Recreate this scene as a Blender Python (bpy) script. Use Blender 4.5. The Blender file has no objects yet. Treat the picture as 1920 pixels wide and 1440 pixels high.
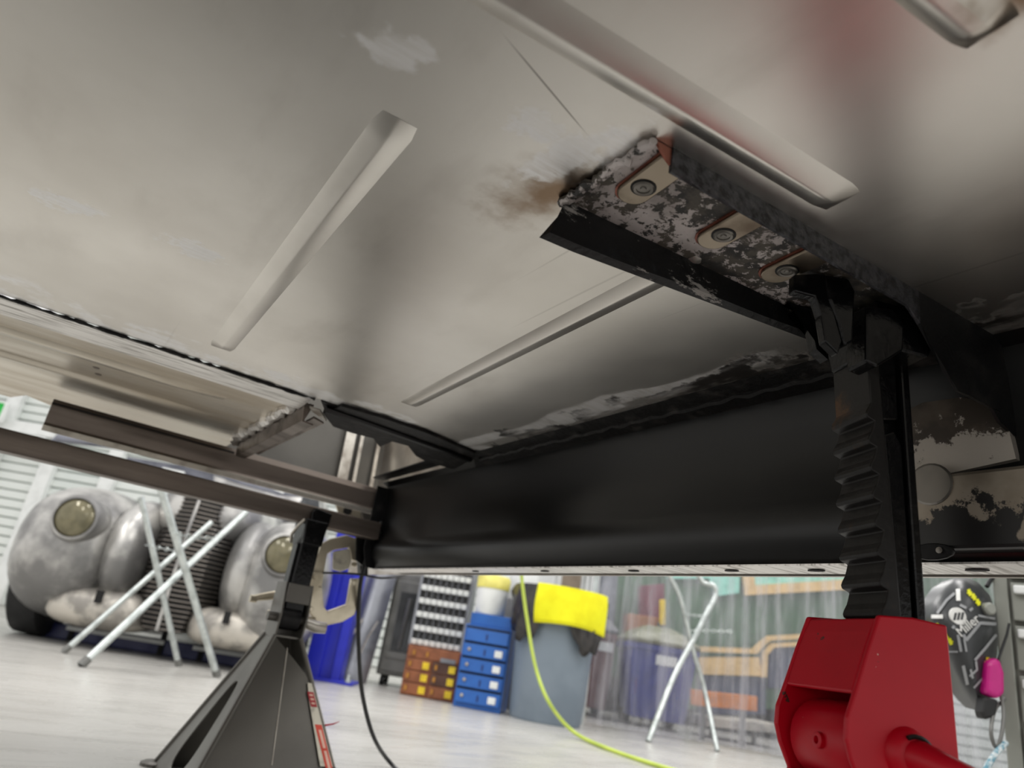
import bpy, bmesh, math, random
from mathutils import Vector, Matrix
random.seed(7)
scene = bpy.context.scene
COL = scene.collection
R = math.radians

# ------------------------------------------------------------------ camera
# World axes follow the car on stands: +X towards its sill, +Y along it, Z up.
FPX = 1331.0
AX = Vector((2220, 880, FPX)).normalized()
BX = Vector((-930, 355, FPX)); BX = (BX - AX * AX.dot(BX)).normalized()
UX = AX.cross(BX)
if UX.y > 0: UX = -UX
CAMH = 0.34
cd = bpy.data.cameras.new('camera'); cam = bpy.data.objects.new('camera', cd); COL.objects.link(cam)
cr = Vector((AX.x, BX.x, UX.x)); cu = -Vector((AX.y, BX.y, UX.y)); cb = -Vector((AX.z, BX.z, UX.z))
cam.matrix_world = Matrix(((cr.x, cu.x, cb.x, 0), (cr.y, cu.y, cb.y, 0), (cr.z, cu.z, cb.z, CAMH), (0, 0, 0, 1)))
cd.sensor_width = 36; cd.lens = FPX / 1920 * 36; cd.clip_start = 0.02; cd.clip_end = 100
cd.dof.use_dof = True; cd.dof.focus_distance = 0.74; cd.dof.aperture_fstop = 5.6
scene.camera = cam

# ------------------------------------------------------------------ world, lamps, exposure
w = bpy.data.worlds.new('world'); scene.world = w; w.use_nodes = True
w.node_tree.nodes['Background'].inputs[0].default_value = (1.0, 0.99, 0.975, 1)
w.node_tree.nodes['Background'].inputs[1].default_value = 0.9
def area(name, loc, sx, sy, power, rotz=0):
    l = bpy.data.lights.new(name, 'AREA'); l.shape = 'RECTANGLE'; l.size = sx; l.size_y = sy; l.energy = power
    l.color = (1.0, 0.98, 0.95)
    o = bpy.data.objects.new(name, l); COL.objects.link(o); o.location = loc; o.rotation_euler = (0, 0, rotz)
for k, (x, y) in enumerate([(-2.2, 0.6), (-2.0, 3.6), (0.9, 4.3), (3.2, 1.0), (3.4, 5.5), (-1.0, -2.6), (4.2, -2.0), (5.2, 4.2)]):  # last one is added to brighten the bay behind the curtain
    area('ceiling_lamp', (x, y, 3.7), 0.35, 2.6, 45, R(-31))
scene.view_settings.view_transform = 'Standard'; scene.view_settings.look = 'None'
scene.view_settings.gamma = 1; scene.view_settings.use_curve_mapping = False
scene.view_settings.exposure = 0.2
scene.cycles.use_denoising = True
scene.cycles.max_bounces = 8; scene.cycles.transparent_max_bounces = 24
scene.cycles.caustics_reflective = False; scene.cycles.caustics_refractive = False

# ------------------------------------------------------------------ geometry helpers
def ray(u, v):
    d = Vector((u - 960, v - 720, FPX)); return Vector((d.dot(AX), d.dot(BX), d.dot(UX)))
C0 = Vector((0, 0, CAMH))
def onz(u, v, z): r = ray(u, v); return C0 + r * ((z - CAMH) / r.z)
def onx(u, v, x): r = ray(u, v); return C0 + r * (x / r.x)
def ony(u, v, y): r = ray(u, v); return C0 + r * (y / r.y)
FH = Vector((AX.z, BX.z, 0)).normalized(); RH = Vector((FH.y, -FH.x, 0))
BGROT = -math.atan2(FH.x, FH.y)
def bg(s, d, z=0): p = RH * s + FH * d; return Vector((p.x, p.y, z))   # s metres right, d metres deep into the hall
def ond(u, v, d): r = ray(u, v); p = C0 + r * (d / r.dot(FH)); return p
def sz(u, v, d): p = ond(u, v, d); return p.dot(RH), p.z

class MB:
    def __init__(s): s.v = []; s.f = []
    def add(s, vs, fs):
        o = len(s.v); s.v += [Vector(p) for p in vs]; s.f += [[o + i for i in f] for f in fs]; return s
    def box(s, c, d, m=None):
        c = Vector(c); hx, hy, hz = d[0] / 2, d[1] / 2, d[2] / 2
        vs = [Vector((x, y, z)) for x in (-hx, hx) for y in (-hy, hy) for z in (-hz, hz)]
        vs = [c + (m @ p if m else p) for p in vs]
        return s.add(vs, [(0, 1, 3, 2), (4, 6, 7, 5), (0, 4, 5, 1), (2, 3, 7, 6), (0, 2, 6, 4), (1, 5, 7, 3)])
    def bb(s, a, b): return s.box([(a[i] + b[i]) / 2 for i in range(3)], [abs(b[i] - a[i]) for i in range(3)])
    def slab(s, poly, ext):                      # polygon extruded along a vector
        poly = [Vector(p) for p in poly]; ext = Vector(ext); n = len(poly)
        return s.add(poly + [p + ext for p in poly], [list(range(n)), list(range(2 * n - 1, n - 1, -1))] + [(i, (i + 1) % n, n + (i + 1) % n, n + i) for i in range(n)])
    def loft(s, rings, closed=True, cap=True):
        n = len(rings[0]); vs = [p for r in rings for p in r]; fs = []
        for k in range(len(rings) - 1):
            for i in range(n if closed else n - 1):
                j = (i + 1) % n; fs.append((k * n + i, k * n + j, (k + 1) * n + j, (k + 1) * n + i))
        if cap and closed: fs += [list(range(n))[::-1], [(len(rings) - 1) * n + i for i in range(n)]]
        return s.add(vs, fs)
    def tube(s, path, r, n=8, cap=True):
        path = [Vector(p) for p in path]; rings = []; up = None
        for i, p in enumerate(path):
            t = (path[min(i + 1, len(path) - 1)] - path[max(i - 1, 0)]).normalized()
            if up is None: up = Vector((0, 0, 1)) if abs(t.z) < .9 else Vector((1, 0, 0))
            a = t.cross(up).normalized(); b = a.cross(t).normalized(); up = b
            rr = r[i] if isinstance(r, (list, tuple)) else r
            rings.append([p + a * (rr * math.cos(2 * math.pi * k / n)) + b * (rr * math.sin(2 * math.pi * k / n)) for k in range(n)])
        return s.loft(rings, True, cap)
    def cyl(s, a, b, r, n=16): return s.tube([a, b], r, n)
    def lathe(s, prof, c=(0, 0, 0), n=24, axis='z'):   # prof: (r, h)
        c = Vector(c); rings = []
        for r_, h_ in prof:
            ring = []
            for k in range(n):
                a = 2 * math.pi * k / n; x, y = r_ * math.cos(a), r_ * math.sin(a)
                ring.append(c + (Vector((x, y, h_)) if axis == 'z' else Vector((x, h_, y)) if axis == 'y' else Vector((h_, x, y))))
            rings.append(ring)
        return s.loft(rings)
    def ell(s, c, r, nu=20, nv=12, e=1.0):
        c = Vector(c); sg = lambda v: math.copysign(abs(v) ** e, v); rings = []
        for j in range(nv + 1):
            ph = -math.pi / 2 + math.pi * j / nv; ph = max(-1.55, min(1.55, ph))
            rings.append([c + Vector((r[0] * sg(math.cos(ph)) * sg(math.cos(2 * math.pi * i / nu)), r[1] * sg(math.cos(ph)) * sg(math.sin(2 * math.pi * i / nu)), r[2] * sg(math.sin(ph)))) for i in range(nu)])
        return s.loft(rings)
    def build(s, name, mat, parent=None, smooth=False, bevel=0, bseg=2, sub=0, recalc=True):
        me = bpy.data.meshes.new(name); me.from_pydata([tuple(p) for p in s.v], [], s.f)
        if recalc:
            bm = bmesh.new(); bm.from_mesh(me); bmesh.ops.recalc_face_normals(bm, faces=bm.faces); bm.to_mesh(me); bm.free()
        if smooth: me.shade_smooth(); me.set_sharp_from_angle(angle=R(42))
        me.materials.append(mat)
        o = bpy.data.objects.new(name, me); COL.objects.link(o)
        if parent is not None: o.parent = parent
        if bevel: b = o.modifiers.new('bevel', 'BEVEL'); b.width = bevel; b.segments = bseg; b.limit_method = 'ANGLE'; b.angle_limit = R(35)
        if sub: b = o.modifiers.new('sub', 'SUBSURF'); b.levels = sub; b.render_levels = sub
        return o
def thing(name, label, cat, loc=(0, 0, 0), rotz=0, group=None):
    o = bpy.data.objects.new(name, None); COL.objects.link(o); o.location = loc; o.rotation_euler = (0, 0, rotz); o.empty_display_size = .05
    o['label'] = label; o['category'] = cat
    if group: o['group'] = group
    return o
def tag(o, label, cat, group=None):
    o['label'] = label; o['category'] = cat
    if group: o['group'] = group
    return o
def struct(o, label=None, cat=None):
    o['kind'] = 'structure'
    if label: o['label'] = label
    if cat: o['category'] = cat
    return o
def dup(o, parent, loc=None, name=None):
    c = o.copy(); COL.objects.link(c); c.parent = parent
    if loc is not None: c.location = loc
    return c
def spline(pts, n=8):                            # Catmull-Rom through points
    pts = [Vector(p) for p in pts]; q = [pts[0] * 2 - pts[1]] + pts + [pts[-1] * 2 - pts[-2]]; out = []
    for i in range(1, len(q) - 2):
        for k in range(n):
            t = k / n; a, b, c, d = q[i - 1], q[i], q[i + 1], q[i + 2]
            out.append(0.5 * ((2 * b) + (c - a) * t + (2 * a - 5 * b + 4 * c - d) * t * t + (3 * b - 3 * c + d - a) * t ** 3))
    return out + [pts[-1]]

# ------------------------------------------------------------------ materials
def rgb(r, g, b):                                # sRGB 0-255 to linear
    f = lambda c: c / 12.92 if c <= .04045 else ((c + .055) / 1.055) ** 2.4
    return (f(r / 255), f(g / 255), f(b / 255), 1)
class NT:
    def __init__(s, name):
        s.m = bpy.data.materials.new(name); s.m.use_nodes = True; s.t = s.m.node_tree; s.n = s.t.nodes; s.p = s.n['Principled BSDF']
        s.co = s.n.new('ShaderNodeTexCoord').outputs['Object']
    def inp(s, sock, v):
        if hasattr(v, 'is_output'): s.t.links.new(v, sock)
        else: sock.default_value = v
    def set(s, **k):
        for a, v in k.items(): s.inp(s.p.inputs[a.replace('_', ' ')], v)
    def scaled(s, sc):
        n = s.n.new('ShaderNodeMapping'); n.inputs['Scale'].default_value = sc; s.t.links.new(s.co, n.inputs[0]); return n.outputs[0]
    def noise(s, scale, detail=4, sc=None, rough=.55, dist=0):
        n = s.n.new('ShaderNodeTexNoise'); n.inputs['Scale'].default_value = scale; n.inputs['Detail'].default_value = detail
        n.inputs['Roughness'].default_value = rough; n.inputs['Distortion'].default_value = dist
        s.t.links.new(s.scaled(sc) if sc else s.co, n.inputs['Vector']); return n.outputs['Fac']
    def wave(s, scale, sc=(1, 1, 1), dist=2):
        n = s.n.new('ShaderNodeTexWave'); n.inputs['Scale'].default_value = scale; n.inputs['Distortion'].default_value = dist
        s.t.links.new(s.scaled(sc), n.inputs['Vector']); return n.outputs['Fac']
    def mr(s, v, a, b, c=0., d=1.):
        n = s.n.new('ShaderNodeMapRange'); s.inp(n.inputs[0], v)
        for i, x in enumerate((a, b, c, d)): n.inputs[1 + i].default_value = x
        n.interpolation_type = 'SMOOTHSTEP'; return n.outputs[0]
    def math(s, op, a, b=0.):
        n = s.n.new('ShaderNodeMath'); n.operation = op; s.inp(n.inputs[0], a); s.inp(n.inputs[1], b); return n.outputs[0]
    def mix(s, f, a, b):
        n = s.n.new('ShaderNodeMix'); n.data_type = 'RGBA'; s.inp(n.inputs[0], f); s.inp(n.inputs[6], a); s.inp(n.inputs[7], b); return n.outputs[2]
    def mixf(s, f, a, b):
        n = s.n.new('ShaderNodeMix'); n.data_type = 'FLOAT'; s.inp(n.inputs[0], f); s.inp(n.inputs[2], a); s.inp(n.inputs[3], b); return n.outputs[0]
    def xyz(s):
        n = s.n.new('ShaderNodeSeparateXYZ'); s.t.links.new(s.co, n.inputs[0]); return n.outputs
    def spot(s, c, r, ang=0, edge=.25, wob=.5, wsc=60):   # soft elliptical mark with a ragged rim
        n = s.n.new('ShaderNodeMapping'); n.vector_type = 'TEXTURE'
        n.inputs['Location'].default_value = c; n.inputs['Rotation'].default_value = (0, 0, ang); n.inputs['Scale'].default_value = r
        s.t.links.new(s.co, n.inputs[0]); l = s.n.new('ShaderNodeVectorMath'); l.operation = 'LENGTH'; s.t.links.new(n.outputs[0], l.inputs[0])
        d = s.math('ADD', l.outputs['Value'], s.mr(s.noise(wsc, 3), .3, .7, -wob, wob))
        return s.mr(d, 1 - edge, 1 + edge, 1., 0.)
    def bump(s, h, st=.2, dist=.002):
        n = s.n.new('ShaderNodeBump'); n.inputs['Strength'].default_value = st; n.inputs['Distance'].default_value = dist
        s.t.links.new(h, n.inputs['Height']); s.t.links.new(n.outputs[0], s.p.inputs['Normal'])
def plain(name, c, rough=.5, metal=0., c2=None, nscale=12, amt=(.4, .65), bump=0, bscale=200, sc=None, rv=.08, **k):
    t = NT(name); n = t.noise(nscale, 5, sc)
    c2 = c2 or tuple(min(1, x * .8) for x in c[:3]) + (1,)
    t.set(Base_Color=t.mix(t.mr(n, *amt), c, c2), Roughness=t.mr(n, .3, .7, max(.285, rough - rv) if rough >= .28 else max(0, rough - rv), min(1, rough + rv) if rough >= .28 else min(.265, rough + rv)), Metallic=metal)
    if bump: t.bump(t.noise(bscale, 3, sc), bump)
    t.set(**k); return t.m
M = {}
def pan_mat():
    t = NT('bare_floor_pan_steel'); X, Y, Z = t.xyz()
    col = t.mix(t.mr(t.noise(2.2, 6), .35, .7), rgb(230, 226, 219), rgb(210, 205, 197))
    col = t.mix(t.mr(t.noise(14, 5, (1, .35, 1)), .52, .75, 0, .35), col, rgb(190, 184, 176))
    rough = t.mr(t.noise(5, 7, (1, .6, 1)), .3, .7, .286, .36)
    heat = t.math('MAXIMUM', t.spot((.262, .415, .7), (.026, .05, .1), .3, 1.0, .3, 40), t.spot((.33, .10, .7), (.02, .02, .1), .5, .9, .5, 30))
    col = t.mix(t.math('MULTIPLY', heat, .9), col, rgb(120, 92, 62))
    g = None
    for c, r, a in (((.093, .372, .7), (.022, .014, .1), -.5), ((.204, .366, .7), (.017, .012, .1), -.6), ((-.079, .806, .7), (.026, .016, .1), -.2), ((.048, .792, .7), (.026, .016, .1), -.2),
                    ((.245, .36, .7), (.012, .05, .1), .15), ((.262, .335, .7), (.012, .035, .1), -.2)):
        q = t.spot(c, r, a, .3, .55, 45); g = q if g is None else t.math('MAXIMUM', g, q)
    band = t.mr(t.math('ADD', Y, t.mr(t.noise(9, 4), .3, .7, -.05, .05)), 1.12, 1.15)
    edge = t.math('ADD', X, t.mr(t.noise(16, 5, (1, .3, 1)), .3, .7, -.016, .016))
    band2 = t.math('MULTIPLY', t.math('MULTIPLY', t.mr(edge, .600, .610), t.mr(edge, .650, .640)), t.mr(Y, .44, .50))
    hatch = t.mr(t.noise(80, 3, (.25, 1.6, 1), .6, .3), .32, .62, .55, 1)
    g = t.math('MAXIMUM', g, t.math('MULTIPLY', band, t.mr(t.noise(25, 5), .38, .55)))
    g = t.math('MAXIMUM', g, band2)
    g = t.math('MULTIPLY', g, hatch)
    col = t.mix(g, col, rgb(246, 245, 244))
    soot = t.math('MULTIPLY', t.mr(t.math('ADD', X, t.mr(t.noise(12, 5), .3, .7, -.05, .05)), .64, .655), t.mr(t.noise(35, 6, (1, .3, 1)), .30, .60))
    col = t.mix(soot, col, rgb(48, 45, 42))
    sa, sb = onz(958, 82, .7), onz(1095, 245, .7); sc_ = (sa + sb) / 2
    col = t.mix(t.math('MULTIPLY', t.spot(tuple(sc_), ((sb - sa).length / 2, .0007, .1), math.atan2(sb.y - sa.y, sb.x - sa.x), .4, .0), .7), col, rgb(96, 88, 80))
    scr = t.mr(t.noise(60, 2, (1, .02, 1)), .70, .74, 0, .25)
    col = t.mix(scr, col, rgb(140, 134, 126))
    t.set(Base_Color=col, Roughness=t.math('ADD', rough, t.math('MULTIPLY', g, .10)), Metallic=t.math('SUBTRACT', 1, t.math('MAXIMUM', t.math('MULTIPLY', soot, .6), t.math('MULTIPLY', g, .35))))
    return t.m
M['pan'] = pan_mat()
M['steel'] = plain('bare_sheet_steel', rgb(196, 190, 182), .34, 1, rgb(160, 150, 140), 8, (.4, .7))
M['steel_tan'] = plain('oxidised_tan_steel', rgb(206, 198, 184), .36, 1, rgb(180, 168, 150), 9, (.4, .7), sc=(.3, 2, 1))
M['flange'] = plain('ground_bright_flange', rgb(238, 235, 231), .4, 1, rgb(170, 166, 160), 60, (.45, .7), .3, 220, (.2, 3, 1))
M['bar'] = plain('brown_grey_mild_steel', rgb(126, 116, 108), .45, .85, rgb(86, 78, 72), 6, (.35, .7), .1, 120, (.3, 3, 3))
M['bar_light'] = plain('pale_steel_edge', rgb(205, 200, 190), .4, .9, rgb(160, 152, 142), 20, (.4, .7))
M['black_sill'] = plain('satin_black_sill_paint', rgb(10, 10, 11), .29, 0, rgb(14, 14, 14), 4, (.4, .7), .05, 40, Specular_IOR_Level=.4)
M['black_weld'] = plain('sooty_black_seam', rgb(18, 17, 17), .5, 0, rgb(58, 56, 54), 40, (.5, .75), .6, 120, Specular_IOR_Level=.25)
M['black_part'] = plain('black_painted_bracket', rgb(22, 22, 23), .42, .2, rgb(38, 37, 36), 30, (.5, .7), .2, 160, Specular_IOR_Level=.25)
M['dark_gap'] = plain('dark_void_metal', rgb(14, 13, 13), .8)
def scraped():
    t = NT('scraped_black_and_primer'); X, Y, Z = t.xyz()
    n = t.math('ADD', t.noise(85, 10, rough=.74, dist=.3), t.mr(t.noise(9, 3), .3, .7, -.09, .09))
    fade = t.mr(X, .42, .62, .0, .16)
    m = t.mr(t.math('SUBTRACT', n, fade),   .480, .505)
    col = t.mix(m, t.mix(t.mr(t.noise(60, 4), .4, .6), rgb(40, 38, 36), rgb(84, 78, 70)), t.mix(t.mr(t.noise(22, 5), .4, .65), rgb(206, 198, 196), rgb(158, 150, 146)))
    t.set(Base_Color=col, Roughness=t.mixf(m, .5, .45), Metallic=t.math('MULTIPLY', m, .5)); t.bump(n, .5, .002); return t.m
M['scraped'] = scraped()
def worn_black():
    t = NT('worn_black_underseal'); n = t.noise(46, 9, (.3, 1, 1), .75)
    m = t.mr(n, .575, .62); t.set(Base_Color=t.mix(m, rgb(20, 20, 21), rgb(150, 146, 142)), Roughness=t.mixf(m, .34, .5), Metallic=t.math('MULTIPLY', m, .2), Specular_IOR_Level=.3)
    t.bump(t.noise(90, 5), .55, .002); return t.m
M['worn_black'] = worn_black()
M['underseal'] = plain('rippled_dark_underseal', rgb(70, 70, 74), .36, .3, rgb(38, 38, 40), 130, (.4, .65), 1.0, 90, Specular_IOR_Level=.25)
M['tab'] = plain('heat_tinted_tab_steel', rgb(150, 138, 122), .33, .95, rgb(112, 98, 84), 18, (.45, .7))
M['rust'] = plain('reddish_brown_heat_oxide', rgb(150, 92, 76), .42, .6, rgb(110, 66, 54), 20)
M['bolt'] = plain('dull_zinc_bolt', rgb(128, 124, 118), .4, .9)
def patch():
    t = NT('half_stripped_sill_metal'); X, Y, Z = t.xyz()
    n = t.math('ADD', t.noise(50, 8, rough=.7), t.mr(Z, .585, .63, .12, -.12))
    m = t.mr(n, .46, .52)
    t.set(Base_Color=t.mix(m, t.mix(t.mr(t.noise(20, 4), .4, .6), rgb(62, 54, 46), rgb(90, 80, 70)), rgb(190, 182, 172)), Roughness=.5, Metallic=t.math('MULTIPLY', m, .5)); t.bump(n, .4, .001); return t.m
M['patch'] = patch()
def sill_end():
    t = NT('part_painted_sill_end'); X, Y, Z = t.xyz()
    e = t.math('ADD', Z, t.mr(t.noise(30, 7, rough=.7), .3, .7, -.02, .02))
    m = t.math('MAXIMUM', t.mr(e, .530, .536), t.mr(t.math('ADD', Y, t.mr(t.noise(30, 7), .3, .7, -.012, .012)), .268, .264))
    t.set(Base_Color=t.mix(m, rgb(24, 23, 23), t.mix(t.mr(t.noise(14, 4), .4, .7), rgb(166, 156, 142), rgb(132, 122, 108))), Roughness=t.mixf(m, .35, .45), Metallic=t.math('MULTIPLY', m, .7)); return t.m
M['sill_end'] = sill_end()
def stand_red():
    t = NT('chipped_red_enamel'); n = t.noise(55, 3, rough=.6); chip = t.mr(n, .715, .725)
    s2 = t.mr(t.noise(150, 2), .76, .77)
    col = t.mix(t.mr(t.noise(6, 4), .4, .7), rgb(206, 4, 34), rgb(190, 2, 30)); col = t.mix(chip, col, rgb(88, 46, 40)); col = t.mix(s2, col, rgb(235, 190, 180))
    t.set(Base_Color=col, Roughness=.42, Specular_IOR_Level=.35); t.bump(t.noise(9, 3), .12, .004); return t.m
M['red'] = stand_red()
def cast():
    t = NT('cast_iron_black'); n = t.noise(14, 6, rough=.65)
    t.set(Base_Color=t.mix(t.mr(n, .56, .72), rgb(26, 24, 23), rgb(92, 64, 40)), Roughness=.42, Metallic=.1, Specular_IOR_Level=.3); t.bump(t.noise(60, 5), .35, .002); return t.m
M['cast'] = cast()
M['gloss_black'] = plain('gloss_black_enamel', rgb(12, 12, 13), .25, .1, rgb(26, 25, 25), 60, (.55, .75), .25, 150, Specular_IOR_Level=.25)
M['stand_grey'] = plain('gunmetal_stand_paint', rgb(100, 97, 91), .36, .4, rgb(88, 85, 80), 5, (.4, .7), .06, 60)
M['clamp'] = plain('nickel_clamp_steel', rgb(206, 196, 174), .34, .6, rgb(182, 172, 150), 15)
M['rubber'] = plain('black_rubber', rgb(22, 22, 23), .5)
M['hose'] = plain('lime_hose_rubber', rgb(196, 214, 92), .4, 0, rgb(176, 196, 80), 5)
def floor_mat():
    t = NT('pale_grey_sealed_floor')
    n = t.noise(1.1, 6, (1, 1, 1), .6, 1.); n2 = t.noise(5, 6, (.5, 2.2, 1), .6, .6)
    col = t.mix(t.mr(n, .35, .7), rgb(190, 188, 183), rgb(174, 172, 167)); col = t.mix(t.mr(n2, .5, .75, 0, .5), col, rgb(160, 158, 153))
    t.set(Base_Color=col, Roughness=t.mr(n2, .3, .7, .22, .36)); return t.m
M['floor'] = floor_mat()
M['wall'] = plain('white_wall_cladding', rgb(232, 236, 232), .45, 0, rgb(220, 226, 222), 2)
M['white'] = plain('white_plastic', rgb(238, 240, 238), .4, 0, rgb(226, 228, 226), 8)

# ------------------------------------------------------------------ the hall
fl = MB().bb((-9, -7, -.1), (14, 13, 0)).build('floor', M['floor']); struct(fl, 'pale grey glossy workshop floor', 'floor')
def hall():
    root = thing('wall_back', 'white horizontally ribbed wall at the back of the workshop', 'wall', bg(0, 8.2), BGROT)
    struct(root)
    MB().bb((-9, .05, 0), (9, .15, 3.4)).build('wall_core', M['wall'], root)
    first = MB().slab([(-9, 0.05, 0), (-9, 0, .012), (-9, 0, .088), (-9, .05, .10)], (18, 0, 0)).build('wall_board', M['wall'], root)
    for k in range(1, 33): dup(first, root, (0, 0, .1 * k))
    for k, s in enumerate((-5.75, -5.1, -4.4)):
        p = MB().bb((s, -.10, 0), (s + .16, 0, 3.3)).build('wall_post', M['white'], root, bevel=.01)
hall()

# ------------------------------------------------------------------ the car body overhead
car = thing('car_body', 'bare metal car underside overhead, with scraped crossmember and black sill, resting on stands', 'car', (0, .8, .48))
CL = Vector((0, .8, .48))
class CB(MB):                                    # car parts: written in world metres, stored relative to the car
    def build(s, name, mat, parent=None, **k):
        if parent is None: s.v = [p - CL for p in s.v]; return MB.build(s, name, mat, car, **k)
        s.v = [p - CL for p in s.v]; return MB.build(s, name, mat, parent, **k)
def recoord(m):                                  # car materials are laid out in world metres
    t = m.node_tree
    tc = [n for n in t.nodes if n.type == 'TEX_COORD'][0]; a = t.nodes.new('ShaderNodeVectorMath'); a.operation = 'ADD'; a.inputs[1].default_value = CL
    ls = [l.to_socket for l in t.links if l.from_node == tc]
    t.links.new(tc.outputs['Object'], a.inputs[0])
    for so in ls: t.links.new(a.outputs[0], so)
for k in ('pan', 'scraped', 'patch', 'sill_end'): recoord(M[k])
ZP = .70
# floor pan: one thick sheet
CB().bb((-.85, -.75, ZP), (.70, 1.178, ZP + .004)).build('floor_pan', M['pan'])
def ridge(a, b, wl, wr, h, n=40, endtaper=.012, cflat=.0):     # pressed bead, apex hanging h below the pan
    a, b = Vector(a), Vector(b); t = (b - a).normalized(); s_ = Vector((0, 0, 1)).cross(t); L = (b - a).length; rings = []
    for k in range(n + 1):
        d = L * k / n
        e = min(1, min(d, L - d) / endtaper + .02); e = math.sin(e * math.pi / 2); c = a + t * d
        c.z = ZP
        rg = []
        for q, hh in ((wl, -.0005), (wl * .9, .08), (wl * .10 + cflat, .97), (0., 1.), (-wr * .10 - cflat, .97), (-wr * .9, .08), (-wr, -.0005)):
            rg.append(c + s_ * (q * (.88 + .12 * e)) + Vector((0, 0, -(h * e * hh) if hh > 0 else .0005)))
        rings.append(rg)
    m = CB(); m.loft(rings, closed=False); return m
ridge((.127, .432, 0), (.146, 1.09, 0),   .017, .019, .0050).build('pressed_bead', M['pan'], smooth=True)
ridge((.412, .38, 0), (.446, 1.05, 0), .017, .017, .0045).build('pressed_bead', M['pan'], smooth=True)
# the long step across the pan
a0, a1 = Vector((-.35, .332, ZP)), Vector((.425, .262, ZP))
ridge(a0, a1, .018, .019, .0075, 60, .010).build('pressed_step', M['pan'], smooth=True)
p0, p1 = onz(1500, -230, ZP), onz(1862, 60, ZP)
ridge(p0, p1, .018, .017, .011, 40, .016, .004).build('pressed_bead', M['pan'], smooth=True)

# crossmember: channel open downwards
def xm_near(x): return .314 - (x - .27) * .080
def xm_far(x): return .416 - (x - .277) * .108
xs = [.275 + (.70 - .275) * k / 20 for k in range(21)]
m = CB()
m.loft([[Vector((x, xm_near(x) + .001, ZP - .003)), Vector((x, xm_far(x), ZP - .003)), Vector((x, xm_far(x), ZP)), Vector((x, xm_near(x) + .001, ZP))] for x in xs])
web = m.build('crossmember_web', M['scraped'])
web['label'] = 'scraped black and primer crossmember web'
rings = []
for k, x in enumerate(xs):
    yf = xm_far(x); dz = .037 - .024 * max(0, min(1, (x - .27) / .36)); w_ = .004 * math.sin(x * 40)
    rings.append([Vector((x, yf - .002, ZP - .002)), Vector((x - .004 * (k == 0), yf + .001, ZP - dz * .55)), Vector((x - .008 * (k == 0), yf + .003 + w_ * .2, ZP - dz)), Vector((x - .012 * (k == 0), yf + .011, ZP - dz - .003)),
                  Vector((x, yf + .012, ZP - dz - .001)), Vector((x, yf + .006, ZP - dz + .003)), Vector((x, yf + .004, ZP - dz * .5)), Vector((x, yf + .002, ZP))])
m = CB(); m.loft(rings); m.build('crossmember_leg', M['worn_black'], smooth=True)
xs2 = [.292 + (.702 - .292) * k / 24 for k in range(25)]
def near_depth(x):
    return .021 if x < .57 else .021 + (.080 - .021) * min(1, ((x - .57) / .06))
rings = [[Vector((x, xm_near(x) - .002, ZP + .001)), Vector((x, xm_near(x) - .002, ZP - near_depth(x) - .0012 * math.sin(x * 160))), Vector((x, xm_near(x) + .001, ZP - near_depth(x))), Vector((x, xm_near(x) + .001, ZP + .001))] for x in xs2]
m = CB(); m.loft(rings[:18]); m.build('crossmember_leg', M['underseal'])
m = CB(); m.loft(rings[17:]); m.build('gusset_plate', M['black_part'])
CB().slab([(.276, .313, ZP - .0005), (.296, .3115, ZP - .0005), (.296, .3115, ZP - .017), (.288, .312, ZP - .012)], (0, .002, 0)).build('torn_edge', M['rust'])
CB().slab([(.60, .286, ZP - .001), (.76, .273, ZP - .001), (.76, .273, ZP - .05), (.735, .2755, ZP - .10), (.70, .2785, ZP - .09)], (0, .003, 0)).build('gusset_plate', M['black_part'])
# ragged weld along the cut end of the crossmember
random.seed(11); wp = [(.274 + random.uniform(-.0015, .0015), .312 + (.418 - .312) * i / 29, ZP - .003 - random.uniform(0, .002)) for i in range(30)]
CB().tube(wp, [random.uniform(.003, .0052) for i in range(30)], 7).build('weld_bead', M['scraped'], smooth=True)
# three tabs with captive bolts
def tab(u, v):
    c = onz(u, v, ZP - .005); x = c.x; y0 = xm_near(x) + .004; L = .050; wd = .0135
    out = []
    for k in range(9):
        a = math.pi * k / 8; out.append(Vector((x + wd * math.cos(a), c.y + .012 + wd * math.sin(a), 0)))
    out += [Vector((x - wd, y0, 0)), Vector((x + wd, y0, 0))]
    rt = Matrix.Rotation(R(-5), 3, 'Z'); ce = Vector((x, c.y, 0)); out = [ce + rt @ (p - ce) for p in out]
    rust = CB().slab([Vector((p.x, p.y, ZP - .0045)) for p in [ce + (q - ce) * 1.09 for q in out]], (0, 0, .002)).build('tab_shim', M['rust'])
    t_ = CB().slab([Vector((p.x, p.y, ZP - .0075)) for p in out], (0, 0, .003)).build('mounting_tab', M['tab'], bevel=.0012)
    b = CB().lathe([(.0088, -.0005), (.0088, .0012), (.0076, .0022), (.0056, .0018), (.0054, .001), (.0026, .001), (.0022, .002), (.0004, .0022)], (c.x, c.y, 0), 20)
    b.v = [Vector((p.x, p.y, ZP - .0074 - p.z)) for p in b.v]; b.build('bolt', M['bolt'], t_, smooth=True)
    g = CB().lathe([(.0102, 0), (.0102, .0005), (.0088, .0006)], (c.x, c.y, 0), 20); g.v = [Vector((p.x, p.y, ZP - .0075 - p.z)) for p in g.v]; g.build('washer', M['black_part'], t_)
for u, v in ((1207, 347), (1357, 436), (1476, 503)): tab(u, v)

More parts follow.
